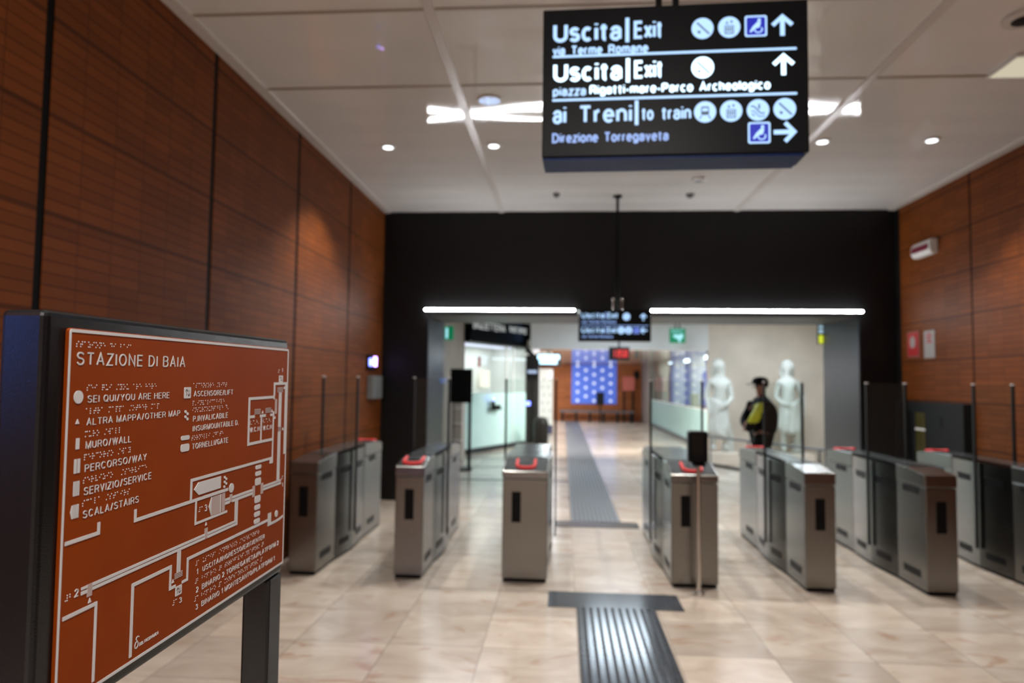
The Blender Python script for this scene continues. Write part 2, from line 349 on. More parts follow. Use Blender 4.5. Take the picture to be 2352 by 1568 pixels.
def ribbon(mb, pts, w, place, h0, h1):
    """a stroke of even width along pts"""
    pts = [p for i, p in enumerate(pts) if i == 0 or math.dist(p, pts[i - 1]) > 1e-6]
    n = len(pts); closed = n > 3 and math.dist(pts[0], pts[-1]) < 1e-6
    if closed: pts = pts[:-1]; n -= 1
    L_, R_ = [], []
    for i in range(n):
        a = pts[i - 1] if (i or closed) else None; b = pts[(i + 1) % n] if (i < n - 1 or closed) else None; p = pts[i]
        ds = []
        for q, r in ((a, p), (p, b)):
            if q is None or r is None: continue
            l = math.dist(q, r) or 1e-9; ds.append(((r[0] - q[0]) / l, (r[1] - q[1]) / l))
        if len(ds) == 2:
            nx, ny = -(ds[0][1] + ds[1][1]), ds[0][0] + ds[1][0]; l = math.hypot(nx, ny)
            if l < 1e-6: nx, ny, k = -ds[0][1], ds[0][0], 1
            else: nx, ny = nx / l, ny / l; k = min(1 / max(.2, nx * -ds[0][1] + ny * ds[0][0]), 2.2)
        else: nx, ny, k = -ds[0][1], ds[0][0], 1
        L_.append((p[0] + nx * w / 2 * k, p[1] + ny * w / 2 * k)); R_.append((p[0] - nx * w / 2 * k, p[1] - ny * w / 2 * k))
    m = n if closed else n - 1
    vs = [place(*q, h1) for q in L_] + [place(*q, h1) for q in R_] + [place(*q, h0) for q in L_] + [place(*q, h0) for q in R_]
    fs = []
    for i in range(m):
        j = (i + 1) % n
        fs += [(i, j, n + j, n + i), (i, 2 * n + i, 2 * n + j, j), (n + i, n + j, 3 * n + j, 3 * n + i)]
    if not closed: fs += [(0, n, 3 * n, 2 * n), (n - 1, 3 * n - 1, 4 * n - 1, 2 * n - 1)]
    mb.add(vs, fs)
def text(mb, s, x0, x1, ytop, ybase, place, h0, h1, weight=.13, space=1.0):
    """letters from x0 to x1, capitals from ytop to ybase (y runs down), raised from h0 to h1 through place(x, y, h)"""
    H = ybase - ytop; w = abs(H) * weight; sg = 1 if H > 0 else -1; H = abs(H)
    gap = .17 * space
    xs, x = [], 0.0                                   # natural width in capital heights
    for ch in s:
        if ch == ' ': x += .24 + .14 * space; continue
        x += 0; xs.append((ch, x)); x += GL[ch][0] + gap + weight * .55
    nat = x - gap - weight * .55
    k = (abs(x1 - x0) - w) / max(nat, 1e-6); dirx = 1 if x1 >= x0 else -1
    if nat < .05: k = 0
    for ch, gx in xs:
        gw, st = GL[ch]
        for pl in st:
            pts = [(x0 + dirx * (w / 2 + (gx + px * gw) * k), ybase - sg * (w / 2 + py * (H - w))) for px, py in pl]
            ribbon(mb, pts, w, place, h0, h1)
BR = {k: v for k, v in zip('abcdefghijklmnopqrstuvwxyz/.#', '1 12 14 145 15 124 1245 125 24 245 13 123 134 1345 135 1234 12345 1235 234 2345 136 1236 2456 1346 13456 1356 34 3 3456'.split())}
def braille(mb, s, u0, v0, place, pitch=6.6, dx=2.5, dy=2.7, r=0.85, h=0.6):
    for i, ch in enumerate(s):
        for d in BR.get(ch, ''):
            k = int(d) - 1; u = u0 + i * pitch + (k // 3) * dx; v = v0 + (k % 3) * dy
            vs = [place(u + r * math.cos(a), v + r * math.sin(a), 0) for a in [2 * math.pi * q / 8 for q in range(8)]]
            vs += [place(u + r * .72 * math.cos(a), v + r * .72 * math.sin(a), h * .7) for a in [2 * math.pi * q / 8 for q in range(8)]]
            vs += [place(u, v, h)]
            fs = [(q, (q + 1) % 8, 8 + (q + 1) % 8, 8 + q) for q in range(8)] + [(8 + q, 8 + (q + 1) % 8, 16) for q in range(8)]
            mb.add(vs, fs)
def words(s, x0, x1, weight=.13, space=1.0):
    """each word of a line with the place it takes up"""
    H, out, x, cur, a = 1.0, [], 0.0, '', 0.0; gap = .17 * space + weight * .55
    for ch in s + ' ':
        if ch == ' ':
            if cur: out.append((cur, a, x - gap))
            cur = ''; x += .24 + .14 * space; continue
        if not cur: a = x
        cur += ch; x += GL[ch][0] + gap
    end = out[-1][2]
    return [(w, x0 + (x1 - x0) * p / end, x0 + (x1 - x0) * q / end) for w, p, q in out]
def circle(cx, cy, rx, ry=None, n=24): return [(cx + rx * math.cos(2 * math.pi * k / n), cy + (ry or rx) * math.sin(2 * math.pi * k / n)) for k in range(n)]
def rrect(x0, y0, x1, y1, r, n=4):
    p = []
    for cx, cy, a in ((x1 - r, y1 - r, 0), (x0 + r, y1 - r, 90), (x0 + r, y0 + r, 180), (x1 - r, y0 + r, 270)):
        for k in range(n + 1): t = math.radians(a + 90 * k / n); p.append((cx + r * math.cos(t), cy + r * math.sin(t)))
    return p
def rect(x0, y0, x1, y1): return [(x0, y0), (x1, y0), (x1, y1), (x0, y1)]


# ================================================================== ROOM SHELL
XL, XR, YF, YB, ZC = -2.60, 4.56, 9.876, -4.5, 4.14      # left, right, portal wall, rear wall, ceiling
struct(MB().box(-4, 9, YB - .2, 33, -0.2, 0).build('floor', M['floor']))
ceil = struct(MB().box(XL - .1, XR + .1, YB - .2, YF + .05, ZC + .012, ZC + .2).build('ceiling', M['ceil_trim']))
def fold(y, per=.50, rnd=.02):
    u = (y - 6.17 + per / 4) / per; u -= math.floor(u)              # rounded zigzag, 0 at the crests' mid-heights
    d = abs(u - .25) * per if u < .5 else abs(u - .75) * per
    v = per / 4 - (d if d > rnd else (d * d + rnd * rnd) / (2 * rnd))
    return v if u < .5 else -v
def ceiling_panel(x0, x1, amp):
    # sheet metal that sags in shallow waves, so that its reflections double and cross
    nx, ny = 16, 420; vs, fs = [], []
    for i in range(nx + 1):
        x = x0 + (x1 - x0) * i / nx; a = amp * math.sin(math.pi * i / nx)
        for j in range(ny + 1):
            y = YB + (YF - YB) * j / ny
            vs.append((x, y, ZC + .004 + a * fold(y)))
    for i in range(nx):
        for j in range(ny): k = i * (ny + 1) + j; fs.append((k, k + 1, k + ny + 2, k + ny + 1))
    m = MB().add(vs, fs).build('ceiling_panel', M['ceil'], ceil)
    m.data.polygons.foreach_set('use_smooth', [True] * len(m.data.polygons))
ceiling_panel(XL, -.895, .016); ceiling_panel(-.895, 2.42, .024); ceiling_panel(2.42, XR, .016)
def joints(y0=YB):
    k = 1
    y = 5.596
    ys = []
    while y > YB: ys.append(y); y -= 1.19
    for y in ys:
        struct(MB().box(XL + .09, XR - .09, y - .012, y + .012, ZC - .004, ZC + .01).build('trim_%d' % k, M['ceil_joint'])); k += 1
    for x in (-0.895, 2.42):
        struct(MB().box(x - .035, x + .035, YB, YF, ZC - .012, ZC + .01).build('trim_%d' % k, M['ceil_trim'])); k += 1
    struct(MB().box(XL, XL + .09, YB, YF, ZC - .015, ZC + .01).build('trim_%d' % k, M['ceil_trim'])); k += 1
    struct(MB().box(XR - .09, XR, YB, YF, ZC - .015, ZC + .01).build('trim_%d' % k, M['ceil_trim'])); k += 1
joints()
wl = struct(MB().box(XL - .12, XL - .006, YB, YF + 1.3, 0, ZC + .1).build('wall_left', M['joint']))
wr = struct(MB().box(XR + .006, XR + .12, YB, YF + 1.3, 0, ZC + .1).build('wall_right', M['joint']))
y = 9.872
while y > YB:
    MB().box(XL - .0059, XL, max(y - 1.602, YB), y - .0, 0.0, ZC).build('cladding_panel', M['terra_l'], wl); y -= 1.662
y = 9.76
while y > YB:
    MB().box(XR, XR + .0059, max(y - 1.628, YB), y, 0.0, ZC).build('cladding_panel', M['terra_r'], wr); y -= 1.662
MB().box(XR - .001, XR + .0059, 9.762, YF, 0, ZC).build('end_post', M['black_wall'], wr)
w_ = struct(MB().box(XL - .1, XR + .1, YB - .2, YB, 0, ZC).build('wall_rear', M['terra_l']))
MB().box(-1.1, 2.3, YB, YB + .04, 0, 3.0).build('pale_reflector', M['stone'], w_)  # unseen panel added so the gate fronts mirror a neutral tone
# black portal wall: two jambs and a deep lintel around the opening
PX0, PX1, PZ, PY2 = -1.94, 4.07, 2.66, 11.22
struct(MB().box(XL - .1, PX0, YF, PY2, 0, ZC).box(PX1, XR + .1, YF, PY2, 0, ZC).box(PX0, PX1, YF, PY2, PZ, ZC + .01).build('wall_front', M['black_wall']))
struct(MB().box(PX0, PX0 + .012, YF + .02, PY2, 0, PZ).build('trim_20', M['jamb']))
struct(MB().box(PX1 - .012, PX1, YF + .02, PY2, 0, PZ).build('trim_21', M['jamb']))
struct(MB().box(PX0, PX1, YF + .06, PY2, PZ - .012, PZ).build('trim_22', M['soffit']))
# hall beyond the portal
HY, HZ = 16.4, 3.3
struct(MB().box(-3.4, 7.2, PY2, HY + 4, HZ, HZ + .15).build('ceiling_hall', M['white_wall']))
struct(MB().box(-2.45, -2.30, PY2, 16.12, 0, HZ).build('wall_hall_left', M['greige']))
struct(MB().box(7.0, 7.15, PY2, HY, 0, HZ).build('wall_hall_right', M['stone']))
struct(MB().box(3.36, 7.15, HY, HY + .2, 0, HZ).build('wall_hall_back', M['stone']))
struct(MB().box(XR + .1, 7.2, PY2 - .15, PY2 - .001, 0, HZ).build('wall_hall_front', M['white_wall']))
struct(MB().box(-.76, 3.36, HY, HY + .25, 2.49, HZ).build('wall_bulkhead', M['white_wall']))
struct(MB().box(-.84, 3.7, HY + .25, 32, 2.54, 2.7).build('ceiling_corridor', M['ceil']))
struct(MB().box(-1.15, -1.04, 20.2, 31.7, 0, 2.54).build('wall_corridor_left', M['white_wall']))
struct(MB().box(-1.2, 4.4, 31.7, 31.85, 0, 2.54).build('wall_far', M['terra_x']))
# thin dark inlay lines across the hall floor
for i, (yy, w) in enumerate(((12.12, .11), (13.95, .08), (15.5, .06))):
    struct(MB().box(PX0 if yy < 12.5 else -2.3, 0.12, yy, yy + w, 0, .003).build('trim_%d' % (30 + i), M['paving_dark']))

# ================================================================== TACTILE MAP STAND
def map_stand():
    root = thing('tactile_map_stand', 'black metal stand at left front holding an orange raised station map with braille', 'tactile map',
                 (-0.536, 0.738, 0.0), (0.0098, 0, -0.005))
    def L(u, v, h): return (h / 1000.0, u / 1000.0, 1.7522 - v / 1000.0)
    dz = 1.7522
    # panel case and legs, 52 mm thick, behind the plate
    X0, X1 = -0.056, -0.004
    MB().box(X0, X1, -.030, .609, dz - .428, dz + .0185).build('panel_case', M['case'], root, bevel=.007, seg=3)
    MB().box(X0, X1, -.030, .028, .012, dz - .4285).build('leg', M['case'], root, bevel=.005)
    MB().box(X0, X1, .552, .609, .002, dz - .4285).build('leg', M['case'], root, bevel=.005)
    MB().box(X0 - .10, X1 + .10, -.04, .04, .004, .014).build('foot_plate', M['case'], root, bevel=.002)
    MB().box(X0 - .10, X1 + .10, .54, .62, -.002, .008).build('foot_plate', M['case'], root, bevel=.002)
    pm = MB(); pm.prism(rrect(-1, -1, 602.5, 410.5, 5), L, -4, 0)
    plate = pm.build('map_plate', M['plate'], root, bevel=.0006)
    plate['label'] = 'orange ceramic plate with white border'
    b = MB()
    for p in (rect(4, 0, 598, 3.6), rect(4, 406.5, 598, 410), rect(0, 4, 2.8, 406), rect(598.2, 4, 601.5, 406)): b.prism(p, L, 0, .7)
    for cx, cy, a in ((4, 4, 180), (597.5, 4, 270), (597.5, 406, 0), (4, 406, 90)):
        ring = [(cx + 4 * math.cos(math.radians(a + t)), cy + 4 * math.sin(math.radians(a + t))) for t in range(0, 91, 15)]
        ring += [(cx + .8 * math.cos(math.radians(a + t)), cy + .8 * math.sin(math.radians(a + t))) for t in range(90, -1, -15)]
        b.prism(ring, L, 0, .7)
    b.build('border', M['relief'], plate)
    # lettering: one raised line each
    def line(s, u0, u1, v0, v1, w=.105, sp=1.75):
        m = MB(); text(m, s, u0, u1, v0, v1, L, 0, .8, w, sp); m.build('lettering', M['relief'], plate)
    line('STAZIONE DI BAIA', 12.5, 232.5, 24.8, 39.6, .115, 1.75)
    for s, u1, v0, v1 in (('SEI QUI/YOU ARE HERE', 196, 73.6, 81.9), ('ALTRA MAPPA/OTHER MAP', 223.9, 99.5, 107.5), ('MURO/WALL', 115.2, 125.5, 133.8),
                          ('PERCORSO/WAY', 148.6, 151.4, 159.9), ('SERVIZIO/SERVICE', 160.8, 177, 185.8), ('SCALA/STAIRS', 135.2, 203, 211.6)):
        line(s, 33, u1, v0, v1)
    for s, u1, v0, v1 in (('ASCENSORE/LIFT', 378, 73.7, 81.8), ('P.INVALICABILE', 363, 109.8, 118.2), ('INSURMOUNTABLE D.', 400.3, 124.2, 132.3), ('TORNELLI/GATE', 366.5, 149.8, 158.1)):
        line(s, 259.2, u1, v0, v1)
    line('W.C.H.', 443.7, 484.3, 140.4, 148.5); line('W.C.H.', 495, 535.6, 140.8, 148.8)
    line('1', 572.8, 575, 37.4, 44.4); line('3', 300, 306.8, 245, 255); line('2', 24.6, 30.4, 287.3, 295.8); line('3', 238.2, 244.6, 363, 370.4)
    for n, s, u1, v0, v1 in (('1', 'USCITA/INGRESSO/EXIT/ENTER', 514.2, 335.8, 343.4), ('2', 'BINARIO 2 TORREGAVETA/PLATFORM 2', 577, 361.6, 369.6), ('3', 'BINARIO 1 MONTESANTO/PLATFORM 1', 560.5, 386.8, 394.6)):
        line(n, 283.6, 283.6 + (2.6 if n == '1' else 5.5), v0, v1); line(s, 299.8, u1, v0, v1, .10, 1.6)
    lg = MB(); text(lg, 'DELTACERAMICA', 148.3, 190.3, 391, 395.2, L, 0, .5, .2); lg.build('maker_mark', M['relief'], plate)
    dl = MB()
    def stroke(m, pts, w, h=.6):
        for (a, bb) in zip(pts[:-1], pts[1:]):
            dx, dy = bb[0] - a[0], bb[1] - a[1]; l = math.hypot(dx, dy) or 1; nx, ny = -dy / l * w / 2, dx / l * w / 2; ex, ey = dx / l * w * .3, dy / l * w * .3
            m.prism([(a[0] + nx - ex, a[1] + ny - ey), (bb[0] + nx + ex, bb[1] + ny + ey), (bb[0] - nx + ex, bb[1] - ny + ey), (a[0] - nx - ex, a[1] - ny - ey)], L, 0, h)
    stroke(dl, [(147, 382.6), (144.6, 381.4), (142, 382), (140.8, 384), (143.3, 387), (145.6, 390.2), (145, 393.6), (142, 395.6), (139.2, 394.4), (138.6, 391), (140.4, 388), (143.5, 387.2)], 1.3)
    dl.build('maker_mark', M['relief'], plate)
    # braille rows
    def brow(s, u0, v0, pitch=6.6, **k):
        m = MB(); braille(m, s, u0, v0, L, pitch, **k); m.build('braille_row', M['relief'], plate)
    brow('stazione di baia', 12.2, 13.6, 6.35)
    for s, v, p in (('sei qui /you are here', 62.3, 6.5), ('altra mappa /other map', 88.7, 6.55), ('muro /wall', 114.5, 6.65), ('percorso /way', 140.4, 6.65), ('servizio  /service', 166.4, 6.75), ('scala /stairs', 191.9, 6.75)):
        brow(s, 32.1, v, p)
    for s, v, p in (('ascensore /lift', 62.8, 6.85), ('p.invalicabile', 88.5, 6.9), ('insurmountable d.', 98.5, 6.6), ('tornelli /gate', 138.9, 6.85)):
        brow(s, 258, v, p)
    brow('w.c.h.', 443, 129.4, 6.7); brow('w.c.h.', 494.4, 129.4, 6.6)
    brow('#a', 555.6, 40.2, 5.2, dx=2.2, dy=2.4); brow('#c', 284, 246.4, 7); brow('#b', 11, 290.2, 6.6); brow('#c', 222.6, 362.6, 6.6)
    brow('#a', 584.5, 243, 5.5, dx=2.2, dy=2.4); line('1', 588, 590, 256, 263)
    brow('#a uscita /ingresso /exit/enter', 280.6, 323.8, 6.95); brow('#b binario #b torregaveta/platform #b', 280.6, 349.8, 6.4); brow('#c binario #a montesanto/platform #a', 280.2, 375.4, 6.5)
    # legend symbols and the plan itself
    class Each(MB):
        """collects one symbol at a time; done() makes it a part of its own"""
        def done(s, nm, m, par=None):
            if s.f: o = s.build(nm, m, par or plate); s.v, s.f, s.mi = [], [], []; return o
    sy = Each(); pl = Each(); gr = Each(); en = Each()
    LS = lambda: sy.done('legend_symbol', M['relief'])
    def R(m, *q, h=.8):
        for a in q: m.prism(rect(*a), L, 0, h)
    def tri(m, cx, top, bot, w): m.prism([(cx - w / 2, bot), (cx + w / 2, bot), (cx, top)], L, 0, .8)
    def pill(m, cx, cy, hw, hh, r): m.prism(rrect(cx - hw, cy - hh, cx + hw, cy + hh, r), L, 0, .8)
    def hstripes(m, u0, v0, u1, v1, n):
        p = (v1 - v0) / n
        for k in range(n): m.prism(rect(u0, v0 + k * p, u1, v0 + k * p + p * .52), L, 0, .7)
    def vstripes(m, u0, v0, u1, v1, n):
        p = (u1 - u0) / n
        for k in range(n): m.prism(rect(u0 + k * p, v0, u0 + k * p + p * .56, v1), L, 0, .7)
    def lift(m, u0, v0, u1, v1):
        m.prism(rrect(u0, v0, u1, v1, 1.6), L, 0, .8)
        w, hh = u1 - u0, v1 - v0
        for cx, s in ((u0 + w * .34, 1), (u0 + w * .68, -1)):
            a, bq = (v0 + hh * .16, v0 + hh * .78) if s > 0 else (v0 + hh * .84, v0 + hh * .24)
            en.prism(rect(cx - w * .03, min(a, bq), cx + w * .03, max(a, bq)), L, .8, .86)
            for q in (-1, 1):
                en.prism([(cx, a - s * .4), (cx + q * w * .22, a + s * hh * .22), (cx + q * w * .15, a + s * hh * .25), (cx - q * w * .01, a + s * hh * .07)], L, .8, .86)
    sy.prism(circle(17.7, 75, 7.3), L, 0, .9); LS(); tri(sy, 17.7, 99.3, 104.6, 5.9); LS()
    R(sy, (16.8, 120.5, 22, 132.7)); LS(); R(sy, (15.4, 143.4, 19.2, 159.1), (20.9, 143.4, 24.5, 159.1)); LS(); vstripes(sy, 15.6, 168, 26, 184, 4); LS()
    sy.prism([(12.3, 201), (14.3, 193.8), (15.8, 193.8), (15.8, 208.4), (14.6, 208.4)], L, 0, .8); vstripes(sy, 16.6, 193.6, 26.2, 208.4, 4); LS()
    lift(sy, 232.7, 67.7, 250.3, 83.6); en.done('lift_arrows', M['engrave'], LS())
    for u, v in ((238, 102.4), (243.5, 105.7), (238.5, 109.8), (243.6, 113.1)): sy.prism(circle(u, v, 2.6, 2.1, 12), L, 0, .9)
    LS(); pill(sy, 239.6, 139.4, 11.2, 3.1, 3.0); LS(); pill(sy, 239.8, 153.5, 11.1, 5.3, 3.6); LS()
    R(pl, (258, 200.5, 541, 204.8), (258, 204.8, 262.8, 231), (527.8, 204.8, 541, 211.8),
      (561.4, 83, 566.3, 147.4), (567.9, 83, 573, 147.4), (561.2, 156.4, 566, 250), (567.6, 156.4, 572.6, 247.4),
      (127.4, 230.8, 371.4, 235.3), (127.4, 219.2, 131.8, 230.8), (272.9, 235.3, 276.7, 269.5), (276.7, 266, 370.5, 269.5),
      (363, 246.8, 378.5, 250.7), (363, 252, 378.5, 256.4), (387, 246.8, 460, 250.7), (387, 252, 460, 256.4),
      (503.4, 247.4, 580.5, 251.2), (503.4, 252.4, 580.5, 256.6),
      (526.8, 302, 540, 325), (255, 311.6, 526.8, 316), (255, 316, 259.3, 344.6), (243.4, 340.9, 255, 344.6),
      (127.3, 311.2, 216.2, 315.7), (211.6, 315.7, 216.2, 345), (216.2, 341, 227.5, 345), (127.3, 315.7, 132.2, 402),
      (229.3, 296.4, 233.1, 325.6), (234.4, 296.4, 238.1, 325.6),
      (53.4, 288.2, 302.4, 291.6), (53.4, 292.8, 302.4, 296.4), (311.2, 288.2, 401.3, 291.6), (311.2, 292.8, 407, 296.6),
      (397, 256.4, 401.3, 288.2), (402.8, 256.4, 407, 292.8),
      (58.3, 221, 62.8, 235.5), (6.1, 231.3, 58.3, 235.5), (34.9, 288.4, 45, 291.3), (34.9, 293, 45, 296.8),
      (7.2, 311.8, 63, 315.9), (59.1, 315.9, 63, 402.3),
      (435.6, 88.3, 541.5, 93), (435.6, 93, 441.5, 170.4), (441.5, 165.8, 536.4, 170.4), (441.5, 119.7, 460.2, 124.3), (481.9, 120.2, 504.8, 125), (525, 120.8, 536.4, 125.2),
      (485.5, 125, 489.7, 165.8), (536.4, 117, 541, 200.5), (537.5, 68.5, 543, 88.3), (537.5, 93, 543, 95), (537, 63.8, 597.2, 68.5), (589.6, 68.5, 597.2, 201))
    pl.prism([(540, 325), (540, 320.4), (560, 320.6), (580, 319.4), (594.3, 317.2), (594.3, 321.5), (580, 323.8), (560, 325)], L, 0, .8)
    pl.prism([(267.7, 217.3), (279.5, 208.4), (346.7, 208.6), (346.8, 227), (281.4, 227)], L, 0, .9)
    for u, v in ((359.5, 212.2), (364.9, 215.6), (359.7, 219.7), (364.9, 222.9), (359, 227.2)): pl.prism(circle(u, v, 2.6, 2.1, 12), L, 0, .9)
    pl.prism(circle(383, 232.8, 7.7, 7.4), L, 0, .9); pl.prism(circle(563.7, 309.1, 6.2, 6.2), L, 0, .9)
    pl.prism([(311.9, 250.2), (319.6, 236.6), (319.6, 264.4)], L, 0, .8); R(pl, (346.8, 237, 350, 265.2))
    for v, hh, r in ((211.8, 3.4, 3.2), (222.9, 3.8, 3.4), (237, 6.2, 4), (267.8, 6.1, 4), (281.8, 4.1, 3.6), (293.7, 4.1, 3.6), (305.8, 4.1, 3.6)): pill(pl, 481.2, v, 11.3, hh, r)
    for cx, a, bq in ((305.7, 271.3, 276.4), (220.6, 332, 337), (49.8, 303.8, 309.4), (585.8, 71.8, 76.8), (583.6, 150, 155), (545.6, 126.2, 131), (492, 113.6, 118.4), (532, 113.6, 118.4)): tri(pl, cx, a, bq, 5.2)
    pl.done('floor_plan', M['relief'])
    for q in ((559.4, 51, 576.8, 63.8), (227.4, 345, 243.4, 358.1)): lift(pl, *q); en.done('lift_arrows', M['engrave'], pl.done('lift_symbol', M['relief']))
    for q in ((320.2, 237, 347, 265.2, 12), (353.6, 236.7, 363, 265, 4), (378.5, 242.7, 387.6, 255.2, 4), (460, 242.3, 470.6, 261.2, 4), (493.5, 242.3, 503.8, 261.2, 4), (302.2, 280.6, 311.8, 296.4, 4), (45, 288, 54, 302, 4), (544.8, 94.9, 554, 122.2, 4)):
        vstripes(gr, *q); gr.done('service_stripes', M['relief_grey'])
    for q in ((224.5, 326, 244, 334.6, 4), (554, 73.4, 578.8, 83.8, 4), (561.8, 147.6, 575.8, 157, 4), (459.8, 109.8, 483, 119.8, 4), (503.8, 109.6, 527.2, 119.4, 4)):
        hstripes(gr, *q); gr.done('service_stripes', M['relief_grey'])
map_stand()

# ================================================================== HANGING SIGNS
def icon(kind, lit, dark, cx, cy, r, P, h):
    """round pictogram: a lit disc with a dark picture, in sign millimetres"""
    lit.prism(circle(cx, cy, r, n=28), P, 0, h)
    def st(pts, w):
        for a, b in zip(pts[:-1], pts[1:]):
            dx, dy = b[0] - a[0], b[1] - a[1]; l = math.hypot(dx, dy); nx, ny = -dy / l * w / 2, dx / l * w / 2
            dark.prism([(cx + (a[0] + nx) * r, cy + (a[1] + ny) * r), (cx + (b[0] + nx) * r, cy + (b[1] + ny) * r), (cx + (b[0] - nx) * r, cy + (b[1] - ny) * r), (cx + (a[0] - nx) * r, cy + (a[1] - ny) * r)], P, h, h + .6)
    if kind == 'stairs':
        p = []; 
        for k in range(6): p += [(-.55 + k * .2, -.5 + k * .2), (-.35 + k * .2, -.5 + k * .2)]
        st(p, .13); st([(-.45, .25), (-.2, .45)], .14); st([(-.2, .25), (-.42, .46)], .1)
    elif kind == 'lift':
        st([(-.38, -.1), (-.38, .62)], .09); st([(.38, -.1), (.38, .62)], .09); st([(-.42, -.1), (.42, -.1)], .09); st([(-.42, .62), (.42, .62)], .09)
        for q in (-.2, 0, .2): dark.prism(circle(cx + q * r, cy + .12 * r, .09 * r, n=10), P, h, h + .6); st([(q, .2), (q, .5)], .1)
        dark.prism([(cx - .34 * r, cy - .3 * r), (cx - .08 * r, cy - .3 * r), (cx - .21 * r, cy - .6 * r)], P, h, h + .6); dark.prism([(cx + .34 * r, cy - .6 * r), (cx + .08 * r, cy - .6 * r), (cx + .21 * r, cy - .3 * r)], P, h, h + .6)
    elif kind == 'train':
        dark.prism(rrect(cx - .36 * r, cy - .5 * r, cx + .36 * r, cy + .3 * r, .12 * r), P, h, h + .6)
        lit.prism(rect(cx - .26 * r, cy - .35 * r, cx + .26 * r, cy - .05 * r), P, h, h + .9)
        st([(-.3, .35), (-.5, .65)], .1); st([(.3, .35), (.5, .65)], .1)
    elif kind == 'escalator':
        st([(-.65, -.35), (-.35, -.35), (.2, .3), (.6, .3)], .12); st([(-.6, .1), (-.35, .1), (.1, .62), (.62, .55)], .08); st([(.1, -.55), (.1, -.1)], .16); st([(-.55, .35), (-.3, .55)], .1)
def wheel(lit, blue, cx, cy, r, P, h):
    blue.prism(rrect(cx - r * .84, cy - r * .84, cx + r * .84, cy + r * .84, r * .12), P, 0, h)
    o, i = rrect(cx - r, cy - r, cx + r, cy + r, r * .2), rrect(cx - r * .84, cy - r * .84, cx + r * .84, cy + r * .84, r * .12)
    n = len(o); lit.add([P(*p, h + .2) for p in o] + [P(*p, h + .2) for p in i], [(k, (k + 1) % n, n + (k + 1) % n, n + k) for k in range(n)])
    lit.prism(circle(cx + .3 * r, cy - .56 * r, .15 * r, n=12), P, h, h + .6)
    lit.prism([(cx + .16 * r, cy - .42 * r), (cx + .46 * r, cy - .38 * r), (cx + .34 * r, cy + .12 * r), (cx - .1 * r, cy + .25 * r), (cx - .44 * r, cy + .6 * r), (cx - .56 * r, cy + .5 * r), (cx - .3 * r, cy + .05 * r)], P, h, h + .6)
    ring = [(cx + .22 * r + .4 * r * math.cos(math.radians(t)), cy + .32 * r + .36 * r * math.sin(math.radians(t))) for t in range(-30, 200, 20)]
    ri = [(cx + .22 * r + .28 * r * math.cos(math.radians(t)), cy + .32 * r + .25 * r * math.sin(math.radians(t))) for t in range(-30, 200, 20)]
    n = len(ring); lit.add([P(*p, h + .6) for p in ring] + [P(*p, h + .6) for p in ri], [(k, k + 1, n + k + 1, n + k) for k in range(n - 1)])
def arrow(lit, cx, cy, r, P, h, ang=0):
    pts = [(0, -1), (.98, -.1), (.72, .16), (.2, -.34), (.2, 1.02), (-.2, 1.02), (-.2, -.34), (-.72, .16), (-.98, -.1)]
    c, s = math.cos(math.radians(ang)), math.sin(math.radians(ang))
    lit.prism([(cx + r * (x * c - y * s), cy + r * (x * s + y * c)) for x, y in pts], P, 0, h)

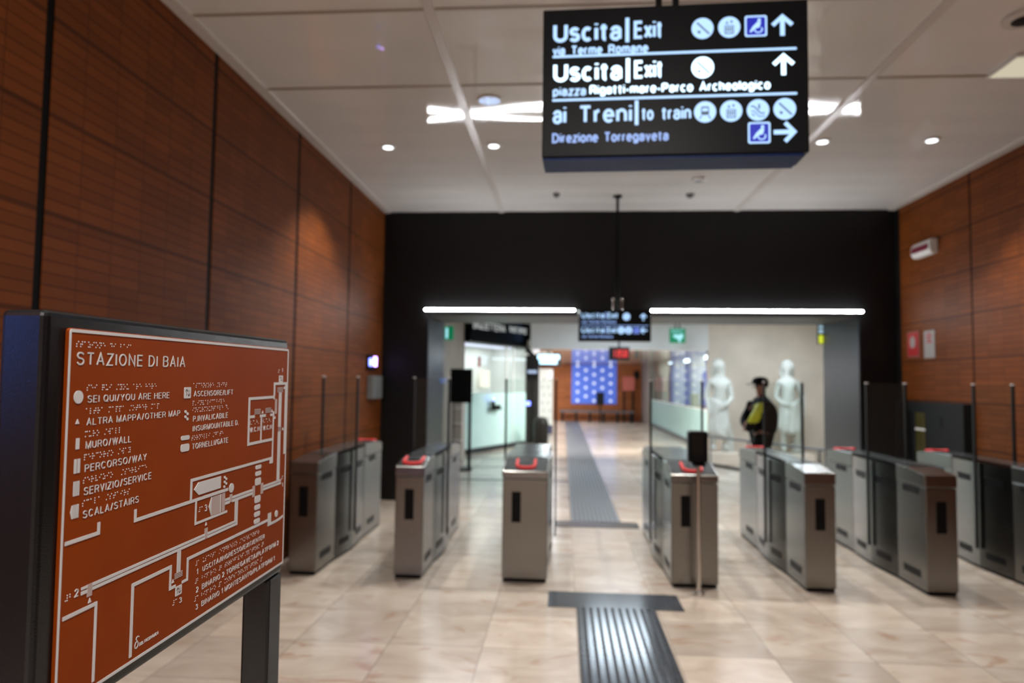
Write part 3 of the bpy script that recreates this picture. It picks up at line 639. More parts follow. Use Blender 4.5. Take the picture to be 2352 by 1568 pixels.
def big_sign():
    root = thing('wayfinding_sign', 'large black illuminated exit sign hanging near the camera, top right', 'hanging sign', (0.452, 2.9, 2.643), (0, 0, -0.030))
    w, hh = 1.097, 0.655
    def P(x, y, h): return ((x - 548.5) / 1000, -h / 1000, (655 - y) / 1000)
    MB().box(-w / 2, w / 2, 0.0, .19, .012, hh).build('sign_box', M['black_gloss'], root, bevel=.004)
    MB().box(-w / 2 + .004, w / 2 - .02, .012, .186, 0, .012).build('underside', M['sign_under'], root)
    for x in (-.05, .022): 
        MB().box(x - .013, x + .013, .075, .115, hh, ZC - 2.643).build('hanger_post', M['black'], root, bevel=.003)
    MB().box(-.09, .07, .04, .15, ZC - 2.643 - .012, ZC - 2.643).build('ceiling_plate', M['black'], root)
    def line(parts, m, nm='lettering', wgt=.165):
        for s, x0, x1, y0, y1 in parts:
            for w_, a, c in words(s, x0, x1, wgt): b = MB(); text(b, w_, a, c, y0, y1, P, 0, 1.2, wgt); b.build(nm, m, root)
    line([('Uscita', 44, 335, 62, 146)], M['lit'], wgt=.185); line([('Exit', 385, 507, 64, 142)], M['lit'], wgt=.165)
    line([('via Terme Romane', 42, 446, 162, 203)], M['lit'], wgt=.20)
    line([('Uscita', 46, 338, 236, 319)], M['lit_hot'], wgt=.19); line([('Exit', 387, 508, 236, 314)], M['lit_hot'], wgt=.165)
    line([('piazza', 44, 186, 340, 381)], M['lit'], wgt=.20); line([('Rigatti-mare-Parco Archeologico', 200, 944, 337, 378)], M['lit_hot'], wgt=.20)
    line([('ai Treni', 45, 378, 424, 501)], M['lit'], wgt=.165); line([('to train', 417, 622, 438, 495)], M['lit'], wgt=.165)
    line([('Direzione Torregaveta', 43, 530, 541, 584)], M['lit_dim'], wgt=.19)
    b = MB()
    for q in (rect(350, 49, 366, 155), rect(390, 409, 405, 514)): b.prism(q, P, 0, 1.2)
    for y in (208, 398): b.prism(rrect(42, y - 5, 1050, y + 5, 4), P, 0, 1.2)
    b.build('divider_line', M['lit'], root)
    b = MB(); b.prism(rect(353, 226, 369, 329), P, 0, 1.2); b.build('divider_line', M['lit_hot'], root)
    lit, dk, bl = MB(), MB(), MB()
    def ic(k, cx, cy, r=45, m='lit'):
        a, d = MB(), MB(); icon(k, a, d, cx, cy, r, P, 1.2); o = a.build('pictogram', M[m], root); d.build('picture', M['icon_dark'], o)
    ic('stairs', 670, 108); ic('lift', 779, 107); ic('stairs', 670, 276, 46, 'lit_hot')
    ic('train', 679, 466); ic('lift', 785, 465); ic('escalator', 893, 464); ic('stairs', 1000, 462)
    for cx, cy in ((887, 107), (897, 560)):
        a, d = MB(), MB(); wheel(a, d, cx, cy, 45, P, 1.0); o = d.build('wheelchair_field', M['icon_blue'], root); a.build('wheelchair_symbol', M['lit'], o)
    for cx, cy, ang, m in ((994, 105, 0, 'lit'), (997, 272, 0, 'lit_hot'), (1002, 559, 90, 'lit')):
        a = MB(); arrow(a, cx, cy, 46, P, 1.2, ang); a.build('arrow', M[m], root)
big_sign()

def far_sign():
    root = thing('wayfinding_sign', 'small black illuminated exit sign on a pole in front of the portal light', 'hanging sign', (0.66, 9.0, 2.235))
    w, hh = .925, .41
    def P(x, y, h): return ((x - 462.5) / 1000, -h / 1000, (410 - y) / 1000)
    MB().box(-w / 2, w / 2, 0, .12, 0, hh).build('sign_box', M['black_gloss'], root, bevel=.004)
    MB().tube([(0.035, .06, hh), (0.035, .06, ZC - 2.235)], .02, 10).build('hanger_post', M['black'], root)
    MB().lathe([(.06, ZC - 2.235 - .02), (.06, ZC - 2.235)], (0.035, .06, 0)).build('ceiling_plate', M['black'], root)
    for x in (-.018, .09): MB().tube([(x, .03, hh), (x, .03, hh + .12)], .012, 8).ball((x, .03, hh + .13), .022, seg=10, rings=6).build('clamp', M['chrome'], root, smooth=True)
    def line(s, x0, x1, y0, y1, m='lit', wg=.17):
        b = MB(); text(b, s, x0, x1, y0, y1, P, 0, 1.2, wg); b.build('lettering', M[m], root)
    line('Uscita', 38, 330, 42, 112); line('Exit', 372, 505, 42, 112); line('via Terme Romane', 38, 480, 140, 178, 'lit_dim')
    line('Uscita', 38, 330, 232, 302); line('Exit', 372, 490, 232, 302); line('via Terme Romane', 38, 440, 332, 368, 'lit_dim')
    b = MB(); b.prism(rect(344, 36, 356, 118), P, 0, 1.2).prism(rect(344, 226, 356, 308), P, 0, 1.2).prism(rect(38, 204, 890, 212), P, 0, 1.2); b.build('divider_line', M['lit_dim'], root)
    for k, cx, cy in (('stairs', 612, 92), ('stairs', 545, 268), ('lift', 640, 268)):
        a, d = MB(), MB(); icon(k, a, d, cx, cy, 46, P, 1.2); o = a.build('pictogram', M['lit'], root); d.build('picture', M['icon_dark'], o)
    a, d = MB(), MB(); wheel(a, d, 738, 268, 40, P, 1.0); o = d.build('wheelchair_field', M['icon_blue'], root); a.build('wheelchair_symbol', M['lit_dim'], o)
    for cx, cy, ang in ((826, 94, 0), (830, 268, -90)):
        a = MB(); arrow(a, cx, cy, 44, P, 1.2, ang); a.build('arrow', M['lit'], root)
far_sign()

# ================================================================== CEILING LIGHTS AND FITTINGS
def downlight():
    t = thing('ceiling_downlight', '', 'downlight', (0, 0, ZC))
    MB().lathe([(.052, -.012), (.075, -.010), (.078, 0), (.05, .0)], seg=28).build('trim_ring', M['white'], t, smooth=True)
    MB().lathe([(.05, -.016), (.05, -.012)], seg=24).build('lens', M['downlight'], t)
    spot('downlight_beam', (0, 0, -.03), DOWN_P, (1.0, 0.95, 0.89), 106, .55, .045, t)
    return t
DL = downlight(); first = True
for x, nm in ((-1.84, 'small round downlight nearest the left terracotta wall'), (-.73, 'small round downlight, second from the left wall, left of the big sign'),
              (.38, 'small round downlight hidden above left half of the big sign'), (1.48, 'small round downlight hidden above right half of the big sign'),
              (2.57, 'small round downlight just right of the big sign'), (3.62, 'small round downlight nearest the right terracotta wall')):
    if first: DL.location = (x, 7.05, ZC); DL['label'] = nm; DL['group'] = 'round downlights in a row'; first = False
    else: dup(DL, (x, 7.05, ZC), nm, group='round downlights in a row')
for x in (-.73, .38): dup(DL, (x, 1.2, ZC), 'unseen downlight added behind the viewer to light the room', group='unseen downlights added behind the viewer')  # copies added out of view to brighten the foreground
for i, (x0, x1, nm) in enumerate(((-1.985, .165, 'left of the small exit sign'), (1.215, 4.10, 'right of the small exit sign'))):
    t = thing('portal_light_bar', 'long white light bar along the black lintel, ' + nm, 'light', (x0, YF, 2.72), group='light bars on the portal')
    MB().box(0, x1 - x0, -.03, 0, -.016, .016).build('housing', M['black'], t)
    b = MB(); b.prism([(-.0301 - .016 * math.sin(math.pi * k / 8), -.013 * math.cos(math.pi * k / 8)) for k in range(9)], lambda a, z, h: (h, a, z), .005, x1 - x0 - .005); b.build('diffuser', M['led_bar'], t)
def dome(name, label, cat, x, y, r, m1, m2, zz=ZC, drop=.05):
    t = thing(name, label, cat, (x, y, zz))
    MB().lathe([(r, 0), (r, -.018), (r * .82, -.024)], seg=28).build('base_ring', m1, t, smooth=True)
    MB().lathe([(r * .78, -.02), (r * .7, -drop * .7), (r * .42, -drop), (.004, -drop * 1.12)], seg=28).build('cover', m2, t, smooth=True)
    return t
M['dome'] = mat('smoked_blue_dome', (0.42, 0.52, 0.72), 0.1, spec=0.8, noise=0.25, nscale=30)
M['dark_brown'] = mat('dark_speaker_grille', (0.010, 0.006, 0.004), 0.5, spec=0.15, noise=0.1)
M['round_lamp'] = emit('round_lamp_bluish', (.50, .66, 1.0), 1.0)
t = thing('ceiling_lamp', 'round bluish ceiling lamp in front of the reflected light bars', 'light', (-.652, 5.89, ZC))
MB().lathe([(.105, 0), (.105, -.012), (.092, -.014), (.092, 0)], seg=28).build('trim_ring', M['white'], t, smooth=True)
MB().lathe([(.09, -.010), (.09, -.006)], seg=24).build('lens', M['round_lamp'], t)
for q in range(5): MB().lathe([(.014, -.013), (.014, -.0101)], (.055 * math.cos(q * 1.2566), .055 * math.sin(q * 1.2566), 0), 10).build('lens_cell', M['white'], t)
dome('ceiling_speaker', 'dark round ceiling speaker cut by the right edge of the photo', 'speaker', 3.02, 4.70, .13, M['ceil_trim'], M['dark_brown'], drop=.03)
dome('smoke_detector', 'small grey ceiling detector left of the pole of the small sign', 'smoke detector', -.10, 8.93, .045, M['soffit'], M['soffit'])
dome('smoke_detector', 'small grey ceiling detector closest to the black lintel, right of the pole', 'smoke detector', 1.617, 9.0, .055, M['soffit'], M['soffit'])
dome('smoke_detector', 'flat oval ceiling detector just below the big sign', 'smoke detector', 1.6, 8.33, .09, M['ceil_trim'], M['soffit'], drop=.03)
M['panel_lit'] = emit('warm_light_panel', (0.95, 0.86, 0.64), 0.62)
t = thing('ceiling_light_panel', 'square warm-white ceiling panel light at the upper right edge', 'light', (3.6, 5.41, ZC))
MB().box(-.31, .31, -.19, .19, -.02, 0).build('frame', M['white'], t)
MB().box(-.29, .29, -.17, .17, -.024, -.0201).build('diffuser', M['panel_lit'], t)

# ================================================================== TURNSTILES
def gate(name, hw, slot_dx, reader, lip):
    t = thing(name, '', 'turnstile')
    Lg, B = 2.15, .03
    def half(y):                                      # plan: straight ends, belly in the middle
        if y <= .5 or y >= 1.45: return hw
        return hw + B * math.sin(math.pi * (y - .5) / .95)
    def top(y):
        d = min(y, Lg - y)
        if d < .34: return .905 + (.34 ** 1 - (.34 - d)) / .34 * .105
        return 1.01
    def shell(y0, y1, z0, ztop, n=8, inset=0.0):
        m = MB(); ys = [y0 + (y1 - y0) * k / n for k in range(n + 1)]
        vs, fs = [], []
        for yy in ys:
            h = half(yy) - inset; zt = ztop(yy)
            vs += [(-h, yy, z0), (h, yy, z0), (h, yy, zt), (-h, yy, zt)]
        for k in range(n):
            a, b = 4 * k, 4 * (k + 1)
            for q in range(4): fs.append((a + q, a + (q + 1) % 4, b + (q + 1) % 4, b + q))
        fs += [(0, 1, 2, 3), (4 * n, 4 * n + 3, 4 * n + 2, 4 * n + 1)]
        return m.add(vs, fs)
    shell(.012, Lg - .012, 0, lambda y: .03, 12, .012).build('plinth', M['black'], t)
    flat = lambda y: .868
    fc = shell(0, .498, .03, flat, 2).build('front_cabinet', M['steel'], t, bevel=.006)
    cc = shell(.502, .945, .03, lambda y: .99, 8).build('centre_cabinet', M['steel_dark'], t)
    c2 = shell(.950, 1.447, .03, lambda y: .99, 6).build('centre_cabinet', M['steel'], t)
    rc = shell(1.453, Lg, .03, flat, 2).build('rear_cabinet', M['steel'], t, bevel=.006)
    for o in (cc, c2):
        o.data.polygons.foreach_set('use_smooth', [True] * len(o.data.polygons)); o.data.set_sharp_from_angle(angle=math.radians(30))
    # heads: overhanging lip and sloping top
    def head(y0, y1, nm):
        m = MB(); prof = [(y0, .874), (y0 + .006, lip), (y0 + .30, 1.008), (y1, 1.012), (y1, .874)] if y0 < 1 else [(y0, .874), (y0, 1.012), (y1 - .30, 1.008), (y1 - .006, lip), (y1, .874)]
        m.prism(prof, lambda a, b, h: (h, a, b), -hw - .004, hw + .004)
        return m.build(nm, M['steel'], t, bevel=.006)
    h1 = head(-.006, .498, 'front_head'); h2 = head(1.453, Lg + .006, 'rear_head')
    tp = MB(); tp.box(-hw + .012, hw - .012, .40, 1.75, 1.0125, 1.0165); tp.build('top_panel', M['gate_top'], t)
    # sloping reader pad with a red ring on each head
    sl = math.atan2(1.008 - lip, .294)
    for sgn, hd in ((1, h1), (-1, h2)):
        if sgn != reader: continue
        def Q(x, y, h, sgn=sgn):
            yy = y * math.cos(sl) - h * math.sin(sl); zz = lip + y * math.sin(sl) + h * math.cos(sl)
            return (x, yy - .006 if sgn > 0 else Lg + .006 - yy, zz)
        p = MB(); p.prism(rect(-hw + .015, .02, hw - .015, .31), Q, .001, .004); pad = p.build('reader_pad', M['gate_top'], hd)
        r = MB(); w = .078
        pts = [(-w, .25), (-w, .12)] + [(-w * math.cos(a) , .115 - .055 * math.sin(a)) for a in [math.pi * k / 8 for k in range(1, 8)]] + [(w, .12), (w, .25)]
        r.tube([Q(x, y, .015) for x, y in pts], .0125, 8); r.build('reader_ring', M['red'], pad, smooth=True)
        r = MB(); r.prism(rect(-.045, .10, .045, .24), Q, .004, .012); r.build('reader_screen', M['black_gloss'], pad)
    # ticket slots on both ends, vent slots along both sides
    m = MB(); m.box(slot_dx - .039, slot_dx + .039, -.004, .0, .503, .762); m.build('ticket_slot', M['black'], fc)
    m = MB(); m.box(-slot_dx - .039, -slot_dx + .039, Lg, Lg + .004, .503, .762); m.build('ticket_slot', M['black'], rc)
    for s in (-1, 1):
        for par, y0, y1 in ((fc, .10, .39), (cc, .60, .86), (c2, 1.08, 1.33), (rc, 1.60, 1.88)):
            for z0 in (.115, .80):
                m = MB(); n = 4
                for k in range(n):
                    a, b = y0 + (y1 - y0) * k / n, y0 + (y1 - y0) * (k + 1) / n; ha, hb = half(a) - .004, half(b) - .004
                    m.add([(s * ha, a, z0), (s * (ha + .0055), a, z0), (s * (ha + .0055), a, z0 + .062), (s * ha, a, z0 + .062),
                           (s * hb, b, z0), (s * (hb + .0055), b, z0), (s * (hb + .0055), b, z0 + .062), (s * hb, b, z0 + .062)],
                          [(0, 3, 2, 1), (4, 5, 6, 7), (0, 1, 5, 4), (1, 2, 6, 5), (2, 3, 7, 6), (3, 0, 4, 7)])
                m.build('vent_slot', M['black'], par)
        # glass wing: sealed edge outside the cabinet
        m = MB(); m.box(s * (hw + .055) - .010, s * (hw + .055) + .010, 0.931, 0.965, .19, 1.725); es = m.build('edge_seal', M['seal'], t, bevel=.003)
        m = MB(); m.box(s * (hw + .055) - .011, s * (hw + .055) + .011, 0.930, 0.966, 1.725, 1.737); m.build('cap', M['white'], es)  # white cap stands for the highlight at the post top
    m = MB(); m.box(-hw - .045, hw + .045, 0.942, 0.954, 1.018, 1.728); m.build('glass_wing', M['glass'], t)
    return t
GG = 'steel turnstiles in a row'
gF = gate('turnstile', .124, 0.0, 1, .955); gR = gate('turnstile', .124, 0.0, -1, .975); gW = gate('turnstile', .194, -.075, 1, .935)
for base, items in ((gF, ((-1.317, 'narrow steel turnstile left of the black notice stand, red ring on front'),)),
                    (gR, ((-2.255, 'narrow steel turnstile standing against the left terracotta wall'),
                          (2.14, 'narrow steel turnstile directly in front of the guard'), (3.105, 'narrow steel turnstile with orange-tinted front, second from right wall'), (4.09, 'narrow steel turnstile at the right wall, cut by the photo edge'))),
                    (gW, ((-.314, 'wide steel turnstile left of the tactile path, its red ring in full view'), (1.115, 'wide steel turnstile behind the black dispenser pole, right of the tactile path')))):
    for i, (x, lab) in enumerate(items):
        if i == 0: base.location = (x, 6.03, 0); base['label'] = lab; base['group'] = GG
        else: dup(base, (x, 6.03, 0), lab, group=GG)

# ================================================================== TACTILE PAVING
def ribbed(name, label, x0, x1, y0, y1, ribs, m=None):
    b = MB(); b.box(x0, x1, y0, y1, 0, .003); b.cur = 1
    p = (x1 - x0) / ribs
    for k in range(ribs): 
        c0 = x0 + (k + .5) * p; b.add([(c0 - p * .38, y0, .003), (c0 + p * .38, y0, .003), (c0 + p * .30, y0, .0085), (c0 - p * .30, y0, .0085), (c0 - p * .38, y1, .003), (c0 + p * .38, y1, .003), (c0 + p * .30, y1, .0085), (c0 - p * .30, y1, .0085)], [(0, 1, 2, 3), (4, 7, 6, 5), (1, 5, 6, 2), (2, 6, 7, 3), (3, 7, 4, 0)])
    return tag(b.build(name, [M['paving_dark'], m or M['paving']]), label, 'tactile paving')
ribbed('tactile_path', 'dark ribbed tactile path in the foreground running towards the gates', .117, .708, -3.0, 5.405, 11)
M['paving_grey'] = mat('grey_tactile_rubber', (0.13, 0.14, 0.155), 0.45, noise=0.1, nscale=30)
ribbed('tactile_path', 'long grey ribbed tactile path beyond the gates running to the far wall', .117, .715, 8.72, 30.6, 11, M['paving_grey'])
def bar(label, x0, x1, y0, y1):
    b = MB(); b.box(x0, x1, y0, y1, 0, .007)
    return tag(b.build('tactile_bar', M['paving'], bevel=.003), label, 'tactile paving')
bar('dark cross bar of tactile paving in front of the gates', -.10, .925, 5.407, 5.79)
bar('dark cross bar of tactile paving behind the gates', -.075, .918, 8.37, 8.715)

# ================================================================== STANDS
def dispenser():
    t = thing('dispenser_stand', 'black dispenser on a slim steel pole in front of the wide right turnstile', 'hand sanitizer stand', (1.113, 5.86, 0))
    MB().lathe([(.05, 0), (.05, .012), (.03, .02), (.012, .03)], seg=20).build('base', M['chrome'], t, smooth=True)
    MB().tube([(0, 0, .02), (0, 0, 1.06)], .017, 12).build('pole', M['chrome'], t, smooth=True)
    bx = MB().box(-.085, .072, -.06, .06, 1.06, 1.318).build('dispenser_box', M['black'], t, bevel=.02, seg=3)
    MB().box(-.06, .03, -.064, -.0605, 1.13, 1.29).build('window', M['dark_brown'], bx)
    MB().box(-.05, .05, -.075, .02, 1.035, 1.0595).build('nozzle', M['black'], bx, bevel=.006)
dispenser()
def notice():
    t = thing('notice_stand', 'black notice board on a black pole beyond the left gates', 'sign stand', (-1.78, 13.4, 0))
    MB().box(-.03, .03, -.02, .02, .03, 1.935).build('pole', M['black'], t)
    MB().box(-.30, .04, -.2, .2, 0, .03).build('base', M['black'], t, bevel=.005)
    MB().box(-.38, .045, -.045, -.0205, 1.285, 1.94).build('board', M['black'], t, bevel=.004)
notice()

# ================================================================== RIGHT AND LEFT WALL FITTINGS
t = thing('emergency_light', 'white emergency lamp with a red strip high on the right wall', 'emergency light', (XR, 9.03, 3.34))
MB().prism([(0, 0), (-.07, 0), (-.10, .05), (-.10, .13), (-.07, .18), (0, .18)], lambda a, b, h: (a, h, b), -.23, .23).build('housing', M['white'], t, bevel=.006)
M['dkred'] = mat('dark_red_plastic', (0.16, 0.012, 0.03), 0.4, noise=0.08)
MB().box(-.106, -.1005, -.20, .20, .055, .125).build('red_strip', M['dkred'], t)
M['sign_red'] = mat('fire_sign_red', (0.42, 0.02, 0.025), 0.45, noise=0.05)
t = thing('fire_sign', 'red and white fire notice on the right wall, next to the black jamb', 'wall sign', (XR, 9.44, 2.08))
M['sign_white'] = mat('sign_white', (0.36, 0.34, 0.33), 0.5, noise=0.04); M['sign_pink'] = mat('faded_sign_edge', (0.26, 0.10, 0.08), 0.5, noise=0.04)
MB().box(-.006, 0, -.155, .155, 0, .34).build('board', M['sign_pink'], t)
MB().box(-.008, -.0061, -.135, .135, .02, .32).build('red_field', M['sign_red'], t)
MB().prism(circle(0.01, .2, .07, .08), lambda a, b, h: (h, a, b), -.0095, -.0081).build('white_symbol', M['sign_white'], t)
t = thing('instruction_sign', 'narrow white notice with red print on the right wall', 'wall sign', (XR, 9.04, 2.06))
MB().box(-.006, 0, -.125, .125, 0, .345).build('board', M['sign_white'], t)
b = MB()
for k, (a, w) in enumerate(((.29, .05), (.255, .07), (.22, .04), (.19, .06))): b.box(-.008, -.0061, -w, w, a, a + .02)
b.build('red_print', M['sign_red'], t)
M['cab'] = mat('dark_grey_cabinet', (0.007, 0.0075, 0.008), 0.5, spec=0.15, noise=0.06, nscale=3)
M['dim_yellow'] = mat('dark_yellow_glass', (0.05, 0.042, 0.004), 0.3, noise=0.2, nscale=6)
t = thing('wall_cabinet', 'dark grey low cabinet along the right wall behind the gates', 'cabinet', (XR, 8.97, 0))
MB().box(-.10, 0, -.81, .81, 0, 1.512).build('body', M['cab'], t, bevel=.004)
MB().box(-.102, -.1001, .35, .68, .1, 1.40).build('niche', M['black'], t)
MB().box(-.106, -.1001, .02, .24, .80, 1.38).build('yellow_window', M['dim_yellow'], t)
MB().box(-.108, -.1061, .01, .25, 1.16, 1.185).build('pale_band', M['white'], t)
MB().box(-.104, -.1001, -.36, -.32, 1.22, 1.34).build('handle', M['black'], t)
M['blue_led'] = emit('blue_led', (0.18, 0.22, 1.0), 6.5); M['violet_led'] = emit('violet_led', (0.55, 0.30, 1.0), 9.0)
t = thing('wall_indicator', 'small wall device with blue and violet lights on the left wall', 'indicator light', (XL, 9.28, 1.94))
MB().box(0, .03, -.19, .19, -.10, .10).build('backplate', M['cab'], t)
MB().box(.03, .045, -.16, -.06, -.05, .05).build('blue_lamp', M['blue_led'], t)
MB().box(.03, .045, .06, .17, -.05, .08).build('violet_lamp', M['violet_led'], t)
t = thing('wall_box', 'plain grey box on the left wall beside the black jamb', 'wall box', (XL, 9.38, 1.45))
MB().box(0, .08, -.23, .26, 0, .31).build('body', mat('mid_grey_box', (0.16, 0.17, 0.17), 0.5, noise=0.05), t, bevel=.005)
# unseen blue screen added behind the viewer to tint the map stand's near end
M['screen_blue'] = emit('blue_screen', (0.06, 0.19, 0.75), 9.0)
t = thing('tint_screen', 'unseen blue glowing screen added on the left wall to tint the map stand', 'screen', (XL + .002, -.82, 1.62))
MB().box(0, .06, -.5, .5, 0, .95).build('housing', M['black'], t); MB().box(.0601, .066, -.46, .46, .04, .91).build('display', M['screen_blue'], t)

# ================================================================== THE HALL BEYOND
# lamp fittings in the hall and corridor ceilings
M['hall_diff'] = emit('hall_panel', (0.74, 0.88, 1.0), 14.0)
for x, nm in ((1.15, 'nearer the ticket office'), (4.4, 'nearer the stone wall')):
    t = thing('hall_ceiling_light', 'long white panel light on the hall ceiling beyond the portal, ' + nm, 'light', (x, 13.5, HZ), group='hall ceiling lights')
    MB().box(-.64, .64, -1.34, 1.34, -.03, 0).build('frame', M['white'], t); MB().box(-.6, .6, -1.3, 1.3, -.036, -.0301).build('diffuser', M['hall_diff'], t)
M['corr_diff'] = emit('corridor_panel', (.75, .78, 1.0), 1.6)
for y, nm in ((20.9, 'nearest the ticket machine'), (25.6, 'beyond the dotted panel'), (29.2, 'nearest the far wall')):
    t = thing('corridor_ceiling_light', 'small pale ceiling light along the left of the far corridor, ' + nm, 'light', (-.55, y, 2.54), group='small corridor ceiling lights')
    MB().box(-.24, .24, -.94, .94, -.02, 0).build('frame', M['white'], t); MB().box(-.21, .21, -.91, .91, -.024, -.0201).build('diffuser', M['corr_diff'], t)
t = thing('corridor_ceiling_light', 'unseen ceiling light added behind the white bulkhead to brighten the far wall', 'light', (1.3, 17.02, 2.54))  # housing for the added lamp hidden from the camera
MB().box(-1.35, 1.35, -.22, .22, -.02, 0).build('frame', M['white'], t)
# ticket office, angled front
def office():
    A, Bp = Vector((-2.25, 16.2, 0)), Vector((-1.0, 19.0, 0)); d = (Bp - A).normalized(); ang = math.atan2(d.y, d.x); Ln = (Bp - A).length
    t = thing('ticket_office', 'ticket office with black fascia and frosted teal glass counter at left beyond the gates', 'ticket office', A, (0, 0, ang))
    fa = MB().box(-.02, Ln, -.12, .1, 2.63, 3.28).build('fascia', M['black'], t)
    b = MB(); P = lambda x, y, h: (x / 1000, -.12 - h / 1000, 3.28 - y / 1000)
    text(b, 'BIGLIETTERIA', 90, 1650, 150, 330, P, 0, 4, .15); b.build('lettering', emit('fascia_letter', (.8, .85, .82), .55), fa); b = MB(); text(b, 'TICKET OFFICE', 1850, 2850, 150, 300, P, 0, 4, .15)
    b.build('lettering', bpy.data.materials['fascia_letter'], fa)
    MB().box(.0, Ln, 0, .03, .12, 1.42).build('frosted_glass', M['frost'], t)
    MB().box(.0, Ln, .0, .02, 1.42, 2.63).build('upper_glass', M['glass_shop'], t)
    MB().box(.0, Ln, -.02, .06, 0, .12).build('base_rail', M['jamb'], t)
    MB().box(.0, Ln, 1.1, 1.15, 0, 2.63).build('back_wall', M['white_wall'], t)
    for x in (1.95, 2.35): MB().box(x - .02, x + .02, -.01, .04, .12, 2.63).build('mullion', M['white_wall'], t)
    for x in (.35, 1.45, 2.45): MB().box(x - .2, x + .2, .9, .96, 1.55, 2.0).build('lit_panel', bpy.data.materials.get('warm_lit_panel') or emit('warm_lit_panel', (1, .93, .74), 1.6), t)
    m = MB().box(1.0, 1.5, -.16, -.02, 1.0, 1.03).box(1.08, 1.16, -.13, -.06, 1.03, 1.22).box(1.24, 1.42, -.15, -.05, 1.03, 1.12)
    m.build('counter_device', M['black'], t)
    MB().box(1.04, 1.12, -.15, -.131, 1.24, 1.33).build('blue_indicator', M['blue_led'], t)
    MB().box(.52, .64, -.012, -.002, 2.05, 2.3).build('red_notice', M['sign_red'], t)
    area('office_lamp', (Ln / 2, .55, 2.6), (2.4, .5), 30, (0.95, 1, 0.98)).parent = t
    MB().box(.1, Ln - .1, .3, .8, 2.605, 2.63).build('lamp_panel', M['corr_diff'], t)
    for x in (-.02, Ln): MB().box(x, x + .02, .04, 1.15, 0, 2.63).build('side_wall', M['white_wall'], t)
office()
t = thing('projecting_sign', 'narrow pale-blue lit sign projecting above the ticket office corner', 'lit sign', (-.80, 18.8, 2.76))
MB().box(-.07, .12, -.12, -.02, 0, .52).build('box', M['jamb'], t); MB().box(-.06, .11, -.126, -.1201, .02, .5).build('lit_face', emit('pale_blue_face', (.33, .55, 1.0), 1.6), t)
t = thing('ticket_machine', 'tall dark ticket machine at the far corner of the ticket office', 'ticket machine', (-.84, 19.5, 0))
MB().box(-.19, .17, 0, .5, 0, 2.45).build('body', M['cab'], t, bevel=.01)
MB().box(-.14, .12, -.01, -.0001, 1.95, 2.03).build('lit_strip', emit('pale_strip', (.5, .65, .9), .9), t)
MB().box(-.17, -.06, -.012, -.0001, 1.05, 1.16).build('blue_button', M['blue_led'], t)
t = thing('waste_bin', 'black waste bin standing beside the ticket machine', 'bin', (-.555, 18.2, 0))
MB().lathe([(.17, 0), (.19, .05), (.2, .62), (.18, .72), (.1, .8)], seg=20).build('body', M['black'], t, smooth=True)
MB().lathe([(.205, .6), (.205, .64)], seg=20).build('rim', M['cab'], t)
t = thing('hanging_monitor', 'bright departures monitor hanging beyond the ticket office', 'monitor', (-.37, 18.0, 2.12))
MB().box(-.32, .32, 0, .1, 0, .32).build('housing', M['black'], t)
b = MB(); b.box(-.28, .28, -.006, -.0001, .17, .29).box(-.23, .22, -.006, -.0001, .05, .15); b.build('display', emit('monitor_cyan', (.45, .8, 1.0), 3.0), t)
MB().box(-.02, .02, .03, .07, .32, .42).build('hanger', M['black'], t)
t = thing('dotted_panel', 'white panel with small dark dots standing along the corridor left side', 'display panel', (-.66, 23.4, 0))
MB().box(-.13, .33, 0, .15, .28, 2.15).build('panel', M['white'], t)
MB().box(-.13, .33, -.004, .15, 0, .279).build('navy_base', mat('navy_paint', (.02, .03, .10), .4, noise=.05), t)
b = MB()
for r in range(6):
    for q in range(2): b.prism(circle(-.02 + q * .2 + (r % 2) * .06, .5 + r * .26, .025, n=10), lambda a, h2, h: (a, h, h2), -.003, -.0001)
b.build('dots', M['cab'], t)
MB().box(.2, .33, -.02, -.0041, 1.84, 2.08).build('lit_square', emit('white_square', (1, 1, 1), 1.3), t)
t = thing('rack', 'pale shelved leaflet rack at the hall left wall behind the notice stand', 'rack', (-2.12, 14.6, 0))
MB().box(-.16, .02, 0, .5, 0, 1.28).build('body', mat('pale_laminate', (.42, .37, .32), .5, noise=.06), t, bevel=.01)
for z in (.45, .8, 1.12): MB().box(-.15, .03, -.03, .0, z, z + .03).build('shelf', M['white'], t)
# exit signs
M['green'] = emit('green_field', (0.0, 0.30, 0.12), .45, (0.0, .12, .05)); M['cyan'] = emit('pale_cyan_symbol', (.40, .85, .95), 1.1)
t = thing('exit_sign', 'green emergency exit sign hanging below the white bulkhead', 'exit sign', (2.57, 15.9, 2.62))
MB().box(-.175, .175, 0, .04, 0, .33).build('panel', M['green'], t)
MB().box(-.06, -.03, .01, .03, .33, HZ - 2.62).build('hanger', M['jamb'], t); MB().box(.03, .06, .01, .03, .33, HZ - 2.62).build('hanger', M['jamb'], t)
b = MB(); P = lambda x, y, h: (x / 1000, -h / 1000, y / 1000)
text(b, 'EXIT', -120, 120, 300, 235, P, .1, 3, .15)
b.prism([(-110, 150), (-40, 205), (20, 170), (60, 205), (120, 205), (125, 130), (60, 60), (70, 15), (30, 15), (15, 90), (-50, 110), (-90, 175)], P, .1, 3)
b.build('symbol', M['cyan'], t)
t = thing('exit_sign', 'small green and white exit sign at the hall left wall', 'exit sign', (-2.3, 12.6, 2.45))
MB().box(.0, .30, 0, .04, 0, .25).build('panel', M['green'], t); MB().box(.03, .12, -.005, -.0001, .03, .22).box(.16, .2, -.005, -.0001, .03, .22).build('symbol', M['cyan'], t)
t = thing('blade_sign', 'small vertical sign with a yellow lower end at the right portal jamb', 'lit sign', (4.09, 11.24, 2.35))
MB().box(-.10, .06, 0, .05, 0, .30).build('box', M['jamb'], t)
